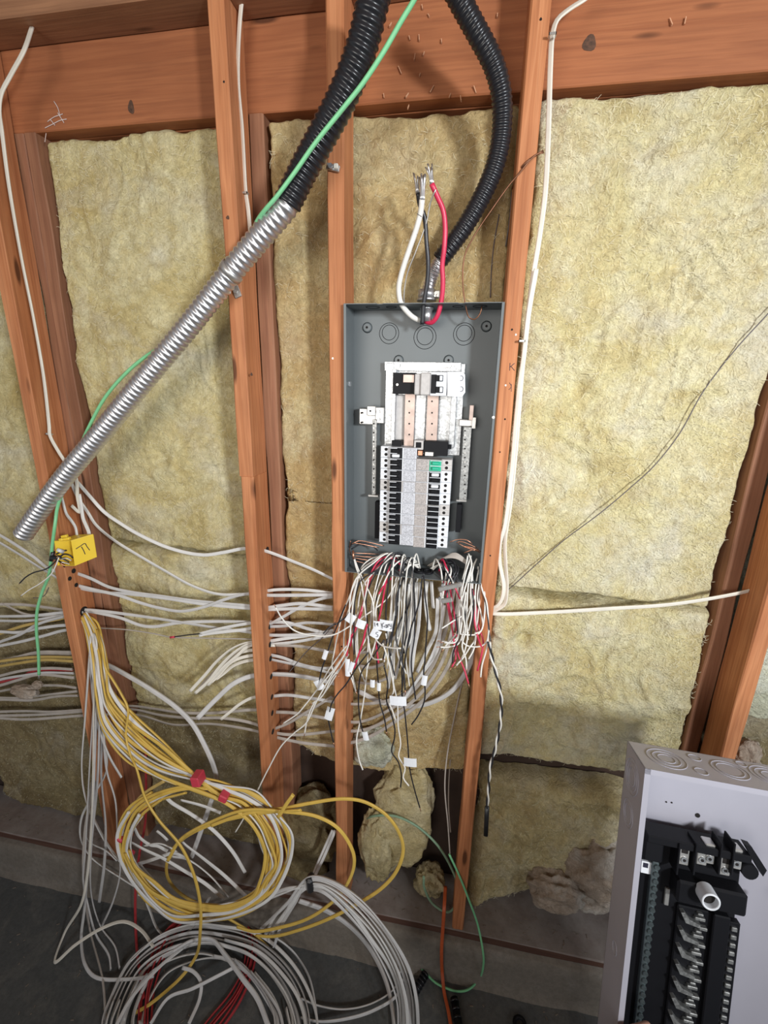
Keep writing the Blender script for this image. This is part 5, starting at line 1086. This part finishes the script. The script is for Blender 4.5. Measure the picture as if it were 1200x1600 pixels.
ch.append([(palm, .030), (hp(-.032, .045, zt0 - .19), .014), (hp(-.020, .07, zt0 - .18), .0105), (hp(-.014, .09, zt0 - .17), .009)])
skin_chain(ch, 'hand', M['skin'], 'hand with fingers curled round the left rim of the white panel')

# ------------------------------------------------------------------ small things on the floor
db = MB(); rr = np.random.RandomState(3)
for k in range(420):
    x = rr.uniform(-1.5, 1.0); on = rr.rand(); a = rr.uniform(0, 3.14); L_ = rr.uniform(.0015, .006); zz, y = (SP, rr.uniform(.005, .09)) if on < .5 else (.0, rr.uniform(-.5, -.06))
    db.box(-L_, L_, -.0012, .0012, 0.0002, .0018, M=Matrix.Translation(Vector((x, y, zz))) @ Matrix.Rotation(a, 4, 'Z'))
o = db.build('debris', plain('sawdust_chip', (.22, .18, .145), .9, var=.3), loc=(0, 0, 0)); tag(o, 'small wood chips and dust scattered over sill and floor', 'debris', kind='stuff')
db = MB()
for (u, v) in ((655, 60), (662, 85), (670, 25), (648, 90), (640, 60), (636, 150), (638, 168), (656, 118), (675, 140), (600, 150), (690, 65), (703, 150), (742, 140), (777, 25), (660, 12), (720, 155), (1048, 35), (1070, 33), (610, 40), (625, 110)):
    p = Vector(un(u, v, SD - .001)); a = rr.uniform(-.6, .6); L_ = rr.uniform(.003, .008); db.box(-.0008, .0008, -.003, .001, -L_, L_, M=Matrix.Translation(p) @ Matrix.Rotation(a, 4, 'Y') @ Matrix.Rotation(rr.uniform(-.4, .4), 4, 'X'))
db.build('splinters', plain('splinter', (.62, .34, .20), .8, var=.15), wall, kind='stuff')
for k, (u, v, a_, ln, lab) in enumerate(((656, 1537, .5, .035, 'small black ribbed plug on the floor beside the taped loop'), (716, 1598, -.25, .06, 'black ribbed plug on the floor right of orange cable'))):
    p = Vector(unz(u, v, .014)); o = empty('ribbed_plug', Vector((p.x, p.y, 0)), lab, 'plug'); dvv = Vector((math.sin(a_), math.cos(a_), 0))
    MB().cyl(p - dvv * ln, p + dvv * ln, .012, 14).build('plug_body', M['blkp'], o)
    for j in range(6): q_ = p + dvv * ln * (-.85 + .34 * j); MB().cyl(q_ - dvv * .0025, q_ + dvv * .0025, .0138, 14).build('rib', M['blk'], o)
p = unz(812, 1600, .006); o = MB().ring((p[0], p[1], .008), (0, 0, 1), .016, .006, 20, 8).build('black_loop', M['blkp']); tag(o, 'small black rubber loop on the floor at bottom edge', 'rubber loop')
